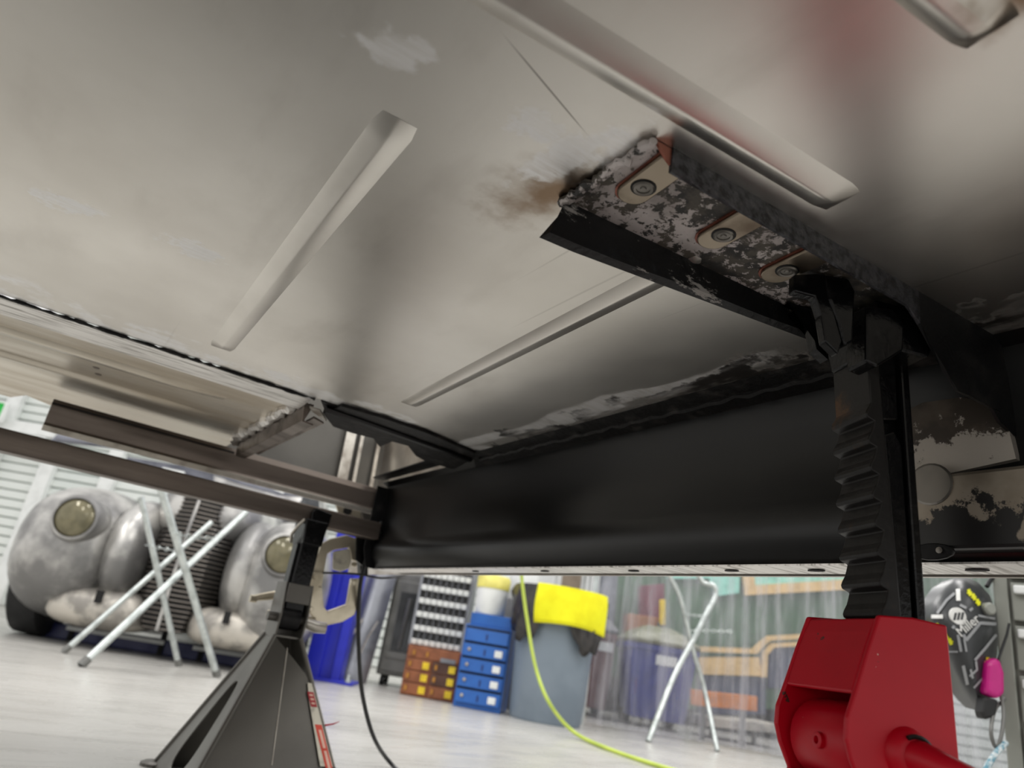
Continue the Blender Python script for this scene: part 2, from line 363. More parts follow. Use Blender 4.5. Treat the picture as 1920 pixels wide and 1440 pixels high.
# sill (rocker) and its flanges
prof = [(.700, .700), (.716, .692), (.718, .676), (.722, .655), (.726, .62), (.724, .585), (.715, .555), (.709, .535), (.712, .512), (.724, .494), (.728, .488), (.735, .487), (.735, .700)]
ys = [-.75, -.2, .15, .40] + [.40 + (1.70 - .40) * k / 10 for k in range(1, 11)]
m = CB(); m.loft([[Vector((x, y, z)) for x, z in prof] for y in ys]); m.build('sill', M['black_sill'], smooth=True)
fx = CB()
ysf = [-.75 + (1.69 + .75) * k / 60 for k in range(61)]
fx.slab([(.722, -.75, .4845), (.722, 1.69, .4845), (.775, 1.69, .4865), (.79, -.75, .4865)], (0, 0, .002)); fx.build('sill_flange', M['flange'])
for k, y in enumerate((.33, .42, .50, .62, .80, 1.02, 1.25)):
    CB().slab([Vector((.750 + .005 * math.cos(a), y + .011 * math.sin(a), .4838)) for a in [2 * math.pi * i / 12 for i in range(12)]], (0, 0, .001)).build('drain_slot', M['dark_gap'])
CB().bb((.735, -.75, .49), (.80, 1.70, .70)).build('sill_outer', M['black_part'])
# seam where the pan meets the sill
sx = []
for k in range(40):
    y = .36 + (1.20 - .36) * k / 39; sx.append((.690 + .0015 * math.sin(k * 1.7), y, ZP - .003 - .003 * (math.sin(k * 2.9) > 0)))
CB().tube(sx, [.0055 + .0010 * math.sin(k * 2.3) for k in range(40)], 7).build('weld_bead', M['black_weld'], smooth=True)
CB().slab([(.655, .33, ZP - .0004), (.720, .33, ZP - .010), (.722, 1.27, ZP - .010), (.665, 1.20, ZP - .0004)], (0, 0, .003)).build('seam_flange', M['black_weld'])
# patched and part painted end of the sill near the camera
CB().slab([onx(u, v, .7145) for u, v in ((1700, 770), (1730, 755), (1800, 745), (1850, 752), (1885, 780), (1905, 860), (1700, 905))], (.02, 0, 0)).build('sill_patch', M['patch'])
CB().slab([(.702, .372, .567), (.702, -.4, .576), (.702, -.4, .494), (.702, .372, .494)], (.022, 0, 0)).build('sill_end_cover', M['sill_end'], bevel=.004)
c = onx(1745, 908, .702)
CB().lathe([(.021, .001), (.021, -.0008), (.019, -.0012), (.0005, -.0012)], (.7018, c.y, c.z), 24, 'x').build('plug_weld', M['bolt'])
c = onx(1750, 1035, .702)
CB().slab([Vector((.699, c.y + .020 * math.cos(a), c.z + .008 * math.sin(a))) for a in [2 * math.pi * i / 14 for i in range(14)]], (.004, 0, 0)).build('cover_tab', M['black_part'], bevel=.001)
c2 = onx(1762, 1032, .699); CB().lathe([(.003, .001), (.003, -.0016), (.0008, -.0018)], (.699, c2.y, c2.z), 12, 'x').build('rivet', M['bolt'])

# behind the seam: flange, rear panel with beads, brace, angle steel
def xl(x0, x1, y0, y1, z0, z1, name, mt, **k): return CB().bb((x0, y0, z0), (x1, y1, z1)).build(name, mt, **k)
xl(-.85, .31, 1.178, 1.190, ZP + .004, ZP + .006, 'seam_gap', M['dark_gap'])
random.seed(5); CB().tube([(-.85 + 1.18 * k / 119, 1.1815 + random.uniform(-.0012, .0012), ZP - .0015) for k in range(120)], [random.choice((.0008, .0022, .0030, .0038)) for k in range(120)], 6).build('seam_weld', M['black_weld'], smooth=True)
m = CB(); nn = 46; rg = []
for k in range(nn + 1):
    x = -.85 + (.325 + .85) * k / nn; j = .0025 * math.sin(k * 3.1) * (k % 2)
    rg.append([Vector((x, 1.186 + j, ZP - .003)), Vector((x, 1.215, ZP - .007)), Vector((x, 1.250, ZP - .008)), Vector((x, 1.262, ZP + .004)), Vector((x, 1.250, ZP + .003)), Vector((x, 1.188, ZP + .001))])
m.loft(rg); m.build('seam_flange', M['flange'])
rear = CB(); rear.slab([(-.85, 1.255, ZP + .004), (.335, 1.255, ZP + .004), (.325, 1.90, ZP + .006), (-.05, 1.90, ZP + .006), (-.10, 1.86, ZP + .006), (-.13, 1.93, ZP + .006), (-.85, 1.90, ZP + .006)], (0, 0, .003)); rear = rear.build('rear_panel', M['steel_tan'])
def bead_x(x0, x1, y, wd, h, z):
    rg = []
    for k in range(13):
        x = x0 + (x1 - x0) * k / 12; e = min(1, (x1 - x) / .03 + .05)
        rg.append([Vector((x, y - wd, z + .0005)), Vector((x, y - wd * .5, z - h * e)), Vector((x, y + wd * .5, z - h * e)), Vector((x, y + wd, z + .0005))])
    m = CB(); m.loft(rg, closed=False); return m
bead_x(-.85, .225, 1.375, .022, .007, ZP + .005).build('pressed_bead', M['steel_tan'], rear, smooth=True)
bead_x(-.85, .228, 1.545, .022, .007, ZP + .005).build('pressed_bead', M['steel_tan'], rear, smooth=True)
for x in (.005, .012): CB().lathe([(.006, 0), (.006, -.001), (.0005, -.0015)], (x, 1.44 + (x - .005) * 6, ZP + .005), 12).build('rivet', M['bar'], rear)
# rough weld and heat band at the end of the rear panel
CB().tube([(.318 + .005 * math.sin(k * 2), 1.27 + (1.69 - 1.27) * k / 20, ZP) for k in range(21)], [.010 + .004 * math.sin(k * 2.6) for k in range(21)], 7).build('weld_bead', M['flange'], smooth=True)
m = CB(); m.loft([[Vector((.325, y, ZP + .002)), Vector((.330, y, ZP - .034)), Vector((.352, y, ZP - .036)), Vector((.352, y, ZP - .033)), Vector((.334, y, ZP - .031)), Vector((.345, y, ZP + .002))] for y in (1.225, 1.69)])
m.build('brace', M['bar'], bevel=.002)
m = CB(); m.loft([[Vector((.352, y, ZP - .020)), Vector((.372, y, ZP - .024)), Vector((.372, y, ZP - .021)), Vector((.352, y, ZP - .016))] for y in (1.235, 1.66)]); m.build('brace_lip', M['bar'])
# angle steel across the rear
yA = 1.715
m = CB(); m.loft([[Vector((x, yA, .686)), Vector((x, yA - .004, .672)), Vector((x, yA, .634)), Vector((x, yA - .004, .628)), Vector((x, yA + .026, .628)), Vector((x, yA + .026, .632)), Vector((x, yA + .004, .634)), Vector((x, yA + .004, .686))] for x in (-.045, .70)])
m.build('angle_steel', M['bar'], bevel=.0015)
CB().bb((-.045, yA - .006, .617), (.70, yA - .001, .629)).build('angle_edge', M['bar_light'], bevel=.001)
CB().bb((-.045, yA - .0045, .6745), (.33, yA - .003, .6775)).build('angle_groove', M['dark_gap'])
# square tube welded to the sill
CB().bb((-.9, 1.672, .5535), (.712, 1.714, .5965)).build('square_tube', M['bar'], bevel=.003)
for k, (z, r_) in enumerate(((.595, .007), (.585, .006), (.572, .007), (.561, .006))):
    CB().ell((.712, 1.678, z), (r_, r_ * .8, r_), 10, 7).build('weld_blob', M['black_weld'], smooth=True)
# end of the sill
CB().slab([(.690, 1.70, .690), (.735, 1.70, .690), (.735, 1.70, .487), (.705, 1.70, .487), (.690, 1.70, .53)], (0, .004, 0)).build('sill_end_plate', M['black_part'], bevel=.001)
CB().slab([(.672, 1.72, .555), (.705, 1.72, .555), (.705, 1.72, .49), (.685, 1.72, .50)], (0, .006, 0)).build('sill_end_lug', M['black_sill'])
lug = CB().slab([ony(u, v, 1.80) for u, v in ((628, 940), (718, 952), (718, 990), (660, 985), (636, 968))], (0, .006, 0)).build('rear_lug', M['clamp'], bevel=.002)
CB().lathe([(.011, -.002), (.011, .002), (.006, .003), (.0005, .003)], tuple(ony(652, 957, 1.796)), 16, 'y').build('lug_hole', M['dark_gap'], lug)
CB().lathe([(.024, -.003), (.022, -.006), (.0005, -.006)], tuple(ony(692, 962, 1.799)), 16, 'y').build('plug_weld', M['bolt'], lug)
# sill top flange beside the opening, with a hole
fl2 = CB().slab([(.700, 1.70, .705), (.705, 1.235, .712), (.690, 1.24, .722), (.672, 1.30, .715), (.672, 1.70, .705)], (0, 0, .003)).build('opening_flange', M['black_part'])
CB().slab([(.698, 1.23, .700), (.715, 1.22, .712), (.722, 1.20, .716), (.70, 1.21, .704)], (0, 0, .003)).build('bent_corner', M['bar_light'])
# torn black edge of the pan at the opening
tp = [onz(u, v, ZP - .006) for u, v in ((605, 775), (625, 800), (660, 812), (700, 822), (712, 838), (735, 828), (765, 836), (780, 855), (800, 866), (850, 880), (885, 862), (890, 850), (800, 812), (720, 785), (640, 762))]
CB().slab(tp, (0, 0, .012)).build('torn_pan_edge', M['black_weld'])
CB().tube([onz(u, v, ZP - .008) for u, v in ((610, 766), (680, 790), (760, 818), (840, 846), (882, 862))], .006, 8).build('torn_edge_roll', M['black_sill'], smooth=True)
CB().slab([(.34, 1.178, ZP - .002), (.66, 1.178, ZP - .002), (.70, 1.25, ZP - .002), (.37, 1.235, ZP - .002)], (0, 0, .004)).build('pan_rear_edge', M['black_weld'])
CB().slab([onz(u, v, ZP - .010) for u, v in ((600, 770), (612, 790), (585, 772), (580, 764))], (0, 0, .003)).build('torn_tongue', M['bar_light'])
# inner structure seen up through the opening
CB().slab([(.30, 1.95, .69), (.80, 1.95, .69), (.80, 2.05, 1.15), (.30, 2.05, 1.15)], (0, .004, 0)).build('inner_panel', M['stand_grey'], recalc=True)
for x0, x1 in ((.66, .69), (.705, .715), (.76, .77)): CB().slab([(x0, 1.93, .70), (x1, 1.93, .70), (x1 + .02, 2.03, 1.1), (x0 + .02, 2.03, 1.1)], (0, .006, 0)).build('inner_rib', M['bar_light'])
CB().bb((-.85, -.75, ZP + .25), (.80, 1.17, ZP + .256)).build('overhead_light_block', M['black_part'])  # unseen dark slab added above the pan to block light
CB().bb((.80, -.75, .487), (.806, 2.05, ZP + .25)).build('outer_skin', M['steel'])
CB().slab([(.305, 1.2, ZP + .02), (.305, 2.0, ZP + .02), (.36, 2.0, ZP + .25), (.36, 1.2, ZP + .25)], (-.004, 0, 0)).build('inner_side', M['bar'])

# ------------------------------------------------------------------ stands and tools under the car
def oval(n, cx, cy, rx, ry, e=1.0, a0=0.):
    sg = lambda v: math.copysign(abs(v) ** e, v)
    return [(cx + rx * sg(math.cos(a0 + 2 * math.pi * k / n)), cy + ry * sg(math.sin(a0 + 2 * math.pi * k / n))) for k in range(n)]
def xzslab(pts, y0, y1): m = MB(); return m.slab([(x, y0, z) for x, z in pts], (0, y1 - y0, 0))
def red_stand():
    t = thing('jack_stand', 'red jack stand with black toothed column, in front under the crossmember', 'jack stand', (.592, .353, 0), R(-22))
    plate = [(-.020, .413), (-.031, .385), (-.041, .357), (-.049, .336), (-.050, .322), (-.046, .308), (-.037, .290), (-.045, .25), (-.075, .10), (-.10, .012), (.10, .012), (.075, .12), (.050, .28), (.0445, .31), (.0405, .415), (.010, .416)]
    for s in (-1, 1): xzslab(plate, s * .045 - .0025, s * .045 + .0025).build('side_plate', M['red'], t, bevel=.0016)
    fr = [(-.019, .411), (-.0245, .400), (-.0315, .383), (-.0415, .354), (-.0375, .3525), (-.0285, .378), (-.021, .397), (-.0155, .411)]
    xzslab(fr, -.0425, .0425).build('front_panel', M['red'], t, bevel=.0015)
    MB().bb((.036, -.0425, .05), (.040, .0425, .41)).build('back_panel', M['red'], t)
    lo = [(-.042, .285), (-.040, .29), (-.10, .012), (-.104, .012)]
    xzslab(lo, -.0425, .0425).build('lower_panel', M['red'], t)
    bp = [(-.038, .283), (.036, .283), (.036, .279), (-.038, .279)]; xzslab(bp, -.0425, .0425).build('inner_floor', M['red'], t)
    rl = MB().lathe([(.0005, -.036), (.029, -.036), (.0305, -.034), (.0305, .034), (.029, .036), (.0005, .036)], (-.012, 0, .317), 36, 'y').build('pawl_drum', M['red'], t, smooth=True)
    MB().lathe([(.006, .001), (.006, -.003), (.0045, -.0036), (.003, -.0036), (.0028, .0), (.0004, .0)], (-.0425, -.006, .3165), 16, 'x').build('drum_screw', M['red'], rl, smooth=True)
    lv = MB().tube([(.0, -.044, .318), (.002, -.060, .317), (.012, -.072, .312), (.05, -.082, .300), (.12, -.095, .278)], [.012, .012, .011, .010, .010], 12).build('release_lever', M['red'], t, smooth=True)
    MB().lathe([(.019, .0), (.017, -.005), (.012, -.009), (.0005, -.009)], (.0, -.0475, .318), 20, 'y').build('lever_weld', M['red'], t, smooth=True)
    MB().tube([(.014 * math.cos(a), -.057, .318 + .013 * math.sin(a)) for a in [R(40 + 10 * k) for k in range(9)]], .0018, 6).build('weld_ring', M['cast'], lv, smooth=True)
    for sx in (-1, 1):
        for sy in (-1, 1): MB().bb((sx * .10 - .02, sy * .05 - .02, 0), (sx * .10 + .02, sy * .05 + .02, .012)).build('foot', M['red'], t, bevel=.002)
    # toothed column
    def xt(z): return -.008 + (.654 - z) * .060
    def xb(z): return .036 + (.654 - z) * .025
    zs = [.588 - .0243 * k for k in range(9)]
    left = [(xt(.66), .66), (xt(.60), .600)]
    for z in zs: left += [(xt(z) - .002, z + .009), (xt(z) - .0048, z + .004), (xt(z) - .0060, z + .0005), (xt(z) - .0052, z - .0025), (xt(z) + .0022, z - .005), (xt(z) + .001, z - .010)]
    zl = zs[-1] - .02; out = left + [(xt(zl), zl), (xt(zl) + .012, zl), (xt(.66) + .012, .66)]
    tooth = xzslab(out, -.025, .025).build('toothed_rack', M['cast'], t, bevel=.0012)
    xzslab([(xt(.655) + .01, .655), (xb(.655), .655), (xb(.39), .39), (xt(.39) + .01, .39)], -.012, .012).build('column_web', M['gloss_black'], t)
    xzslab([(xb(.655) - .008, .655), (xb(.655) + .001, .655), (xb(.39) + .001, .39), (xb(.39) - .008, .39)], -.024, .024).build('column_flange', M['gloss_black'], t, bevel=.002)
    xzslab([(xt(.57) + .013, .574), (xb(.57) - .016, .580), (xb(.56) - .009, .568), (xb(.39) - .009, .39), (xt(.39) + .013, .39)], -.021, -.012).build('column_rib', M['gloss_black'], t, bevel=.002)
    xzslab([(xt(.62) + .013, .655), (xb(.62) - .009, .655), (xb(.59) - .009, .592), (xt(.58) + .013, .588)], -.019, -.012).build('column_rib', M['gloss_black'], t, bevel=.002)
    # saddle head
    SO = Vector((.592, .353, 0)); ex = Vector((math.cos(R(-22)), math.sin(R(-22)), 0)); ey = Vector((-ex.y, ex.x, 0))
    def sl(pts, yo):                              # outline points on the stand plane y = yo
        out = []
        for u, v in pts:
            r_ = ray(u, v); k = (yo + ey.dot(SO) - ey.dot(C0)) / ey.dot(r_); p = C0 + r_ * k; out.append(((p - SO).dot(ex), min(p.z, .6955)))
        return out
    hd = xzslab([(-.016, .690), (-.014, .662), (xt(.66) - .002, .645), (xb(.66), .645), (.046, .668), (.046, .690)], -.050, .024).build('saddle', M['gloss_black'], t, bevel=.002)
    xzslab(sl([(1490, 514), (1490, 546), (1528, 556), (1540, 590), (1548, 640), (1572, 664), (1580, 640), (1562, 575), (1556, 520), (1545, 506)], -.060), -.060, -.050).build('saddle_prong', M['gloss_black'], hd, bevel=.0015)
    xzslab(sl([(1500, 520), (1500, 546), (1538, 560), (1556, 640), (1578, 660), (1580, 640), (1560, 520)], -.02), .0, .012).build('saddle_prong', M['gloss_black'], hd, bevel=.0015)
    xzslab(sl([(1548, 514), (1592, 522), (1604, 545), (1600, 640), (1585, 648), (1572, 600), (1556, 560)], -.062), -.062, -.050).build('saddle_block', M['gloss_black'], hd, bevel=.002)
    xzslab(sl([(1618, 575), (1668, 582), (1690, 610), (1688, 660), (1640, 690), (1618, 680)], -.052), -.056, -.030).build('saddle_block', M['gloss_black'], hd, bevel=.002)
red_stand()

def ring_face(quad, slot, th, m=None):            # a sheet with a real cut-out
    q = [Vector(p) for p in quad]; N = 48; per = [(q[(i + 1) % 4] - q[i]).length for i in range(4)]
    nrm = (q[1] - q[0]).cross(q[2] - q[1]).normalized(); c = sum(slot, Vector()) / len(slot); ux = (q[1] - q[0]).normalized(); uy = nrm.cross(ux)
    inner = slot
    outer = []
    for p in inner:
        d = (p - c); best = None
        for i in range(4):
            a, b = q[i], q[(i + 1) % 4]; e = b - a
            den = d.dot(ux) * e.dot(uy) - d.dot(uy) * e.dot(ux)
            if abs(den) < 1e-12: continue
            w_ = a - c; tt = (w_.dot(ux) * e.dot(uy) - w_.dot(uy) * e.dot(ux)) / den; ss = (w_.dot(ux) * d.dot(uy) - w_.dot(uy) * d.dot(ux)) / den
            if tt > 0 and -1e-6 <= ss <= 1 + 1e-6 and (best is None or tt < best): best = tt
        outer.append(c + d * best)
    for p in q:                                   # snap the nearest sample to each corner
        k = min(range(len(outer)), key=lambda i: (outer[i] - p).length); outer[k] = p.copy()
    n = len(inner); m = m or MB(); e = nrm * -th
    m.add(outer + inner + [p + e for p in outer] + [p + e for p in inner],
          [(i, (i + 1) % n, n + (i + 1) % n, n + i) for i in range(n)] + [(2 * n + i, 3 * n + i, 3 * n + (i + 1) % n, 2 * n + (i + 1) % n) for i in range(n)] + [(n + i, n + (i + 1) % n, 3 * n + (i + 1) % n, 3 * n + i) for i in range(n)] + [(i, 2 * n + i, 2 * n + (i + 1) % n, (i + 1) % n) for i in range(n)])
    return m
M['sticker'] = plain('worn_cream_label_film', rgb(214, 208, 190), .5, 0, rgb(170, 164, 150), 40, (.5, .7))
M['sticker_red'] = plain('red_orange_label_print', rgb(214, 66, 40), .5)
M['sticker_crimson'] = plain('crimson_label_print', rgb(176, 24, 40), .5)
M['sticker_pale'] = plain('pale_label_print', rgb(236, 190, 170), .5)
def text_mesh(body, size, mat, parent, name, mtx, extrude=.0003):
    cu_ = bpy.data.curves.new(name, 'FONT'); cu_.body = body; cu_.size = size; cu_.extrude = extrude; cu_.align_x = 'CENTER'; cu_.align_y = 'CENTER'
    o = bpy.data.objects.new(name, cu_); COL.objects.link(o); bpy.context.view_layer.update()
    me = bpy.data.meshes.new_from_object(o.evaluated_get(bpy.context.evaluated_depsgraph_get())); bpy.data.objects.remove(o); bpy.data.curves.remove(cu_)
    me.transform(mtx); me.materials.clear(); me.materials.append(mat); q = bpy.data.objects.new(name, me); COL.objects.link(q); q.parent = parent; return q
def grey_stand():
    cx, cy = .543, 1.690
    t = thing('jack_stand', 'dark grey pyramid jack stand under the square tube, worn label on its edge', 'jack stand', (cx, cy, 0), 0)
    zt, zb, a, b = .302, .0, .030, .160
    T = {k: Vector((sx * a, sy * a * 1.2, zt)) for k, (sx, sy) in enumerate(((-1, -1), (1, -1), (1, 1), (-1, 1)))}
    B = {k: Vector((sx * b, sy * b, zb)) for k, (sx, sy) in enumerate(((-1, -1), (1, -1), (1, 1), (-1, 1)))}
    for k in range(4):
        j = (k + 1) % 4; q = [B[k], B[j], T[j], T[k]]
        def P(s, h): return (B[k] * (1 - s) + B[j] * s) * (1 - h) + (T[k] * (1 - s) + T[j] * s) * h
        if k == 0:  slot = [P(.5 + .16 * x, .04 + .115 * max(0, y) ) for x, y in oval(32, 0, 0, 1, 1)]; slot = [P(.5 + .13 * x, .10 + (.075 if y > 0 else .06) * y) for x, y in oval(32, 0, 0, 1, 1)]
        else: slot = [P(.5 + .23 * x * (1 - .28 * (y + 1) / 2), .36 + .30 * y) for x, y in oval(32, 0, 0, 1, 1, .7)]
        ring_face(q, slot, .003).build('leg_plate', M['stand_grey'], t, bevel=.0012)
        MB().tube([B[k] * .999, T[k]], .0055, 8).build('corner_edge', M['stand_grey'], t, smooth=True)
    f0 = lambda s, h: (B[0] * (1 - s) + B[1] * s) * (1 - h) + (T[0] * (1 - s) + T[1] * s) * h
    MB().tube([f0(.5, .22) + Vector((0, -.0005, 0)), f0(.52, .93) + Vector((0, -.0005, 0))], .0009, 6).build('fold_line', M['bar_light'], t)
    for k in range(4): MB().lathe([(.028, 0), (.028, .006), (.02, .01), (.0005, .01)], B[k] * .99, 14).build('foot', M['stand_grey'], t)
    # throat with ratchet roller
    for s in (-1, 1):
        MB().slab([(s * .030 - .002, -.040, zt - .004), (s * .030 - .002, .040, zt - .004), (s * .030 - .002, .040, .418), (s * .030 - .002, -.030, .418), (s * .030 - .002, -.046, .35)], (.004, 0, 0)).build('throat_plate', M['stand_grey'], t, bevel=.0012)
    MB().bb((-.028, -.040, .374), (.028, -.034, .416)).build('throat_front', M['stand_grey'], t, bevel=.002)
    MB().bb((-.028, .034, zt), (.028, .040, .416)).build('throat_back', M['stand_grey'], t)
    MB().bb((-.028, -.03, zt - .002), (.028, .04, zt + .002)).build('throat_floor', M['stand_grey'], t)
    MB().lathe([(.0005, -.022), (.024, -.022), (.024, .022), (.0005, .022)], (-.004, -.018, .340), 24, 'x').build('ratchet_roller', M['black_part'], t, smooth=True)
    MB().lathe([(.0005, -.052), (.010, -.052), (.010, .034), (.0005, .034)], (0, -.018, .340), 14, 'x').build('pivot_pin', M['stand_grey'], t, smooth=True)
    MB().tube([(.034, -.018, .338), (.06, -.03, .332), (.082, -.034, .333)], [.011, .013, .012], 12).build('release_lever', M['bar_light'], t, smooth=True)
    # column with open saddle
    MB().bb((-.020, -.028, .33), (.024, .028, .512)).build('column', M['gloss_black'], t, bevel=.003)
    MB().bb((-.026, -.016, .33), (-.020, .016, .505)).build('column_teeth', M['gloss_black'], t)
    sd = MB().slab([(-.022, -.040, .505), (.024, -.040, .505), (.028, -.040, .5625), (-.028, -.040, .5625)], (0, .08, 0)).build('saddle', M['gloss_black'], t, bevel=.003)
    MB().slab([(-.014, -.036, .552), (.030, -.036, .552), (.032, -.036, .586), (-.010, -.036, .592), (-.018, -.036, .578)], (0, .014, 0)).build('saddle_lip', M['gloss_black'], sd, bevel=.003)
    MB().tube([(-.028, -.03, .56), (-.036, -.02, .545), (-.040, 0, .525), (-.032, .02, .508)], .0035, 7).build('saddle_lug', M['bar_light'], sd, smooth=True)
    # label wrapped on the right hand corner
    def C(h, o, side): # point near the front right corner
        p = B[1] * (1 - h) + T[1] * h
        return p + (Vector((-o, -.0045, .001)) if side else Vector((.0045, o, .001)))
    lab = MB().slab([C(.23, .030, 1), C(.23, -.0035, 1), C(.72, -.0035, 1), C(.72, .012, 1), C(.60, .019, 1)], (0, .001, 0)).build('label', M['sticker'], t)
    def strip(h0, h1, o0, o1, m_, name, lift=.0006): MB().slab([C(h0, o1, 1), C(h0, o0, 1), C(h1, o0, 1), C(h1, o1, 1)], (0, -lift, 0)).build(name, m_, lab)
    strip(.20, .47, .004, .019, M['sticker_red'], 'label_band'); strip(.575, .665, .004, .018, M['sticker_crimson'], 'label_band')
    for h0, h1 in ((.22, .32), (.335, .44)): strip(h0, h1, .008, .014, M['sticker_pale'], 'label_line', .001)
    for i, h0 in enumerate((.59, .615, .64)): strip(h0, h0 + .012, .007, .015, M['sticker_pale'], 'label_line', .001)
    MB().tube([C(.47, -.004, 1), C(.47, -.022, 1) + Vector((0, 0, .004)), C(.47, -.034, 1) + Vector((0, 0, .010))], [.0022, .0016, .0006], 6).build('label_scrap', M['sticker_crimson'], lab)
grey_stand()

def clamp():
    Y = 1.772
    t = thing('locking_clamp', 'nickel locking C-clamp hanging at the end of the square tube, beside the grey stand', 'clamp', ony(620, 1170, Y))
    L = Vector(t.location)
    P = lambda pts, y=Y: [ony(u, v, y) - L for u, v in pts]
    up = [(676, 1055), (674, 1027), (670, 1010), (650, 1003), (620, 1010), (604, 1019), (595, 1041), (577, 1077), (571, 1105), (580, 1135), (604, 1100), (609, 1066), (614, 1039), (625, 1032), (654, 1027), (660, 1050)]
    lo = [(571, 1105), (575, 1140), (591, 1164), (604, 1175), (643, 1166), (665, 1153), (674, 1129), (677, 1084), (658, 1085), (656, 1097), (650, 1133), (614, 1146), (608, 1138), (604, 1100), (590, 1098)]
    MB().slab(P(up), (0, .010, 0)).build('upper_jaw', M['clamp'], t, bevel=.0025)
    MB().slab(P(lo, Y - .003), (0, .010, 0)).build('lower_jaw', M['clamp'], t, bevel=.0025)
    MB().slab(P([(576, 1075), (600, 1071), (602, 1090), (592, 1112), (578, 1124), (572, 1110)], Y - .010), (0, .006, 0)).build('pivot_plate', M['clamp'], t, bevel=.002)
    for u, v in ((591, 1082), (577, 1100), (583, 1142), (664, 1058), (662, 1093)):
        MB().lathe([(.0065, .004), (.0065, -.003), (.0045, -.005), (.0004, -.005)], ony(u, v, Y - .011) - L, 12, 'y').build('rivet', M['clamp'], t, smooth=True)
    pad = MB().slab(P([(626, 1034), (655, 1028), (660, 1050), (656, 1066), (640, 1072), (625, 1068)], Y - .006), (0, .012, 0)).build('swivel_pad', M['sticker'], t, bevel=.004)
    h0, h1 = ony(585, 1160, Y) - L, ony(472, 1122, Y + .03) - L
    MB().tube([ony(590, 1166, Y) - L, ony(570, 1166, Y) - L, ony(540, 1160, Y + .02) - L, ony(500, 1150, Y + .03) - L], [.011, .013, .011, .009], 10).build('handle', M['clamp'], t, smooth=True)
    MB().tube([ony(575, 1120, Y) - L, ony(540, 1112, Y + .02) - L, ony(500, 1118, Y + .03) - L, h1], [.010, .011, .010, .007], 10).build('handle', M['clamp'], t, smooth=True)
    MB().tube([h1 - Vector((.004, 0, 0)), h1 + Vector((.012, 0, 0))], [.009, .008], 12).build('adjuster_screw', M['clamp'], t, smooth=True)
    MB().slab(P([(672, 1006), (690, 1012), (690, 1080), (676, 1076)], Y), (0, .02, 0)).build('clamped_plate', M['black_sill'], t)
clamp()
cab = MB().tube(spline([ony(605, 1074, 1.74), ony(650, 1075, 1.735), ony(680, 1078, 1.735), ony(720, 1084, 1.745), ony(765, 1074, 1.80), ony(800, 1040, 1.9)], 6), .0028, 7).build('thin_cable', M['rubber'], smooth=True)
tag(cab, 'thin black cable clipped across the locking clamp below the sill corner', 'cable')
pts = [ony(690, 1040, 1.745), ony(677, 1086, 1.745), ony(672, 1150, 1.77), ony(673, 1225, 1.80), ony(680, 1305, 1.85), ony(702, 1385, 1.90), onz(738, 1437, .006), onz(800, 1490, .006), onz(900, 1560, .006)]
cab = MB().tube(spline(pts, 8), .0055, 10).build('black_cable', M['rubber'], smooth=True); tag(cab, 'thick black cable hanging from the clamp down to the floor', 'cable')
hp = [ond(960, 800, 3.9), ond(974, 1000, 3.95), ond(978, 1080, 4.0), ond(988, 1160, 4.02), ond(1004, 1250, 4.0), ond(1030, 1318, 3.9), onz(1075, 1372, .03), onz(1140, 1404, .009), onz(1235, 1436, .009), onz(1330, 1462, .009), onz(1480, 1500, .009)]
ho = MB().tube(spline(hp, 8), .0095, 10).build('air_hose', M['hose'], smooth=True); tag(ho, 'lime yellow air hose drooping past the grey bin onto the floor', 'hose')

# ------------------------------------------------------------------ background of the hall
M['car_grey'] = plain('sanded_bodywork', rgb(196, 194, 190), .4, .6, rgb(128, 127, 126), 3.2, (.38, .6), .1, 30)
M['car_pale'] = plain('sanded_pale_filler', rgb(206, 200, 190), .5, .5, rgb(150, 146, 140), 7, (.4, .6))
M['glass_amber'] = plain('cloudy_lamp_glass', rgb(118, 112, 88), .12, .2, rgb(92, 88, 68), 10)
M['grille'] = plain('dark_grille_bars', rgb(120, 114, 108), .35, .7)
M['panel_blue_grey'] = plain('primer_blue_grey', rgb(124, 126, 136), .4, .4, rgb(100, 102, 112), 5)
M['tyre'] = plain('tyre_rubber', rgb(26, 26, 27), .6)
M['navy'] = plain('navy_ramp_paint', rgb(30, 36, 92), .4)
M['lift_blue'] = plain('royal_blue_paint', rgb(34, 44, 190), .35, 0, rgb(30, 38, 168), 3)
M['alu'] = plain('brushed_aluminium_tube', rgb(206, 212, 210), .3, .8, rgb(180, 186, 184), 20)
M['brown'] = plain('brown_painted_wood', rgb(150, 90, 56), .5, 0, rgb(124, 72, 44), 12)
M['brown_dark'] = plain('dark_brown_wood', rgb(90, 58, 44), .5, 0, rgb(74, 46, 36), 12)
M['yellow'] = plain('yellow_label', rgb(240, 206, 40), .5)
M['brass'] = plain('brass_pull', rgb(196, 140, 70), .35, .8)
M['blue'] = plain('blue_cabinet_paint', rgb(34, 96, 176), .4, 0, rgb(26, 84, 160), 4)
M['can'] = plain('grey_bin_plastic', rgb(124, 136, 148), .45, 0, rgb(112, 124, 136), 3)
M['liner'] = plain('black_bin_liner', rgb(40, 38, 38), .22, 0, rgb(58, 54, 52), 14, bump=.6, bscale=25)
M['cloth_y'] = plain('yellow_microfibre', rgb(244, 240, 30), .9, 0, rgb(234, 226, 28), 9)
M['dark_machine'] = plain('charcoal_machine', rgb(118, 118, 115), .4, .3, rgb(98, 98, 95), 5)
M['black_glass'] = plain('dark_glazing', rgb(52, 54, 56), .12, .2)
M['silver'] = plain('silver_sheet', rgb(150, 152, 158), .32, .85, rgb(110, 112, 118), 3)
M['bin_grey'] = plain('shadow_grey_plastic', rgb(120, 120, 122), .6)
BGM = Matrix.Rotation(BGROT, 3, 'Z')
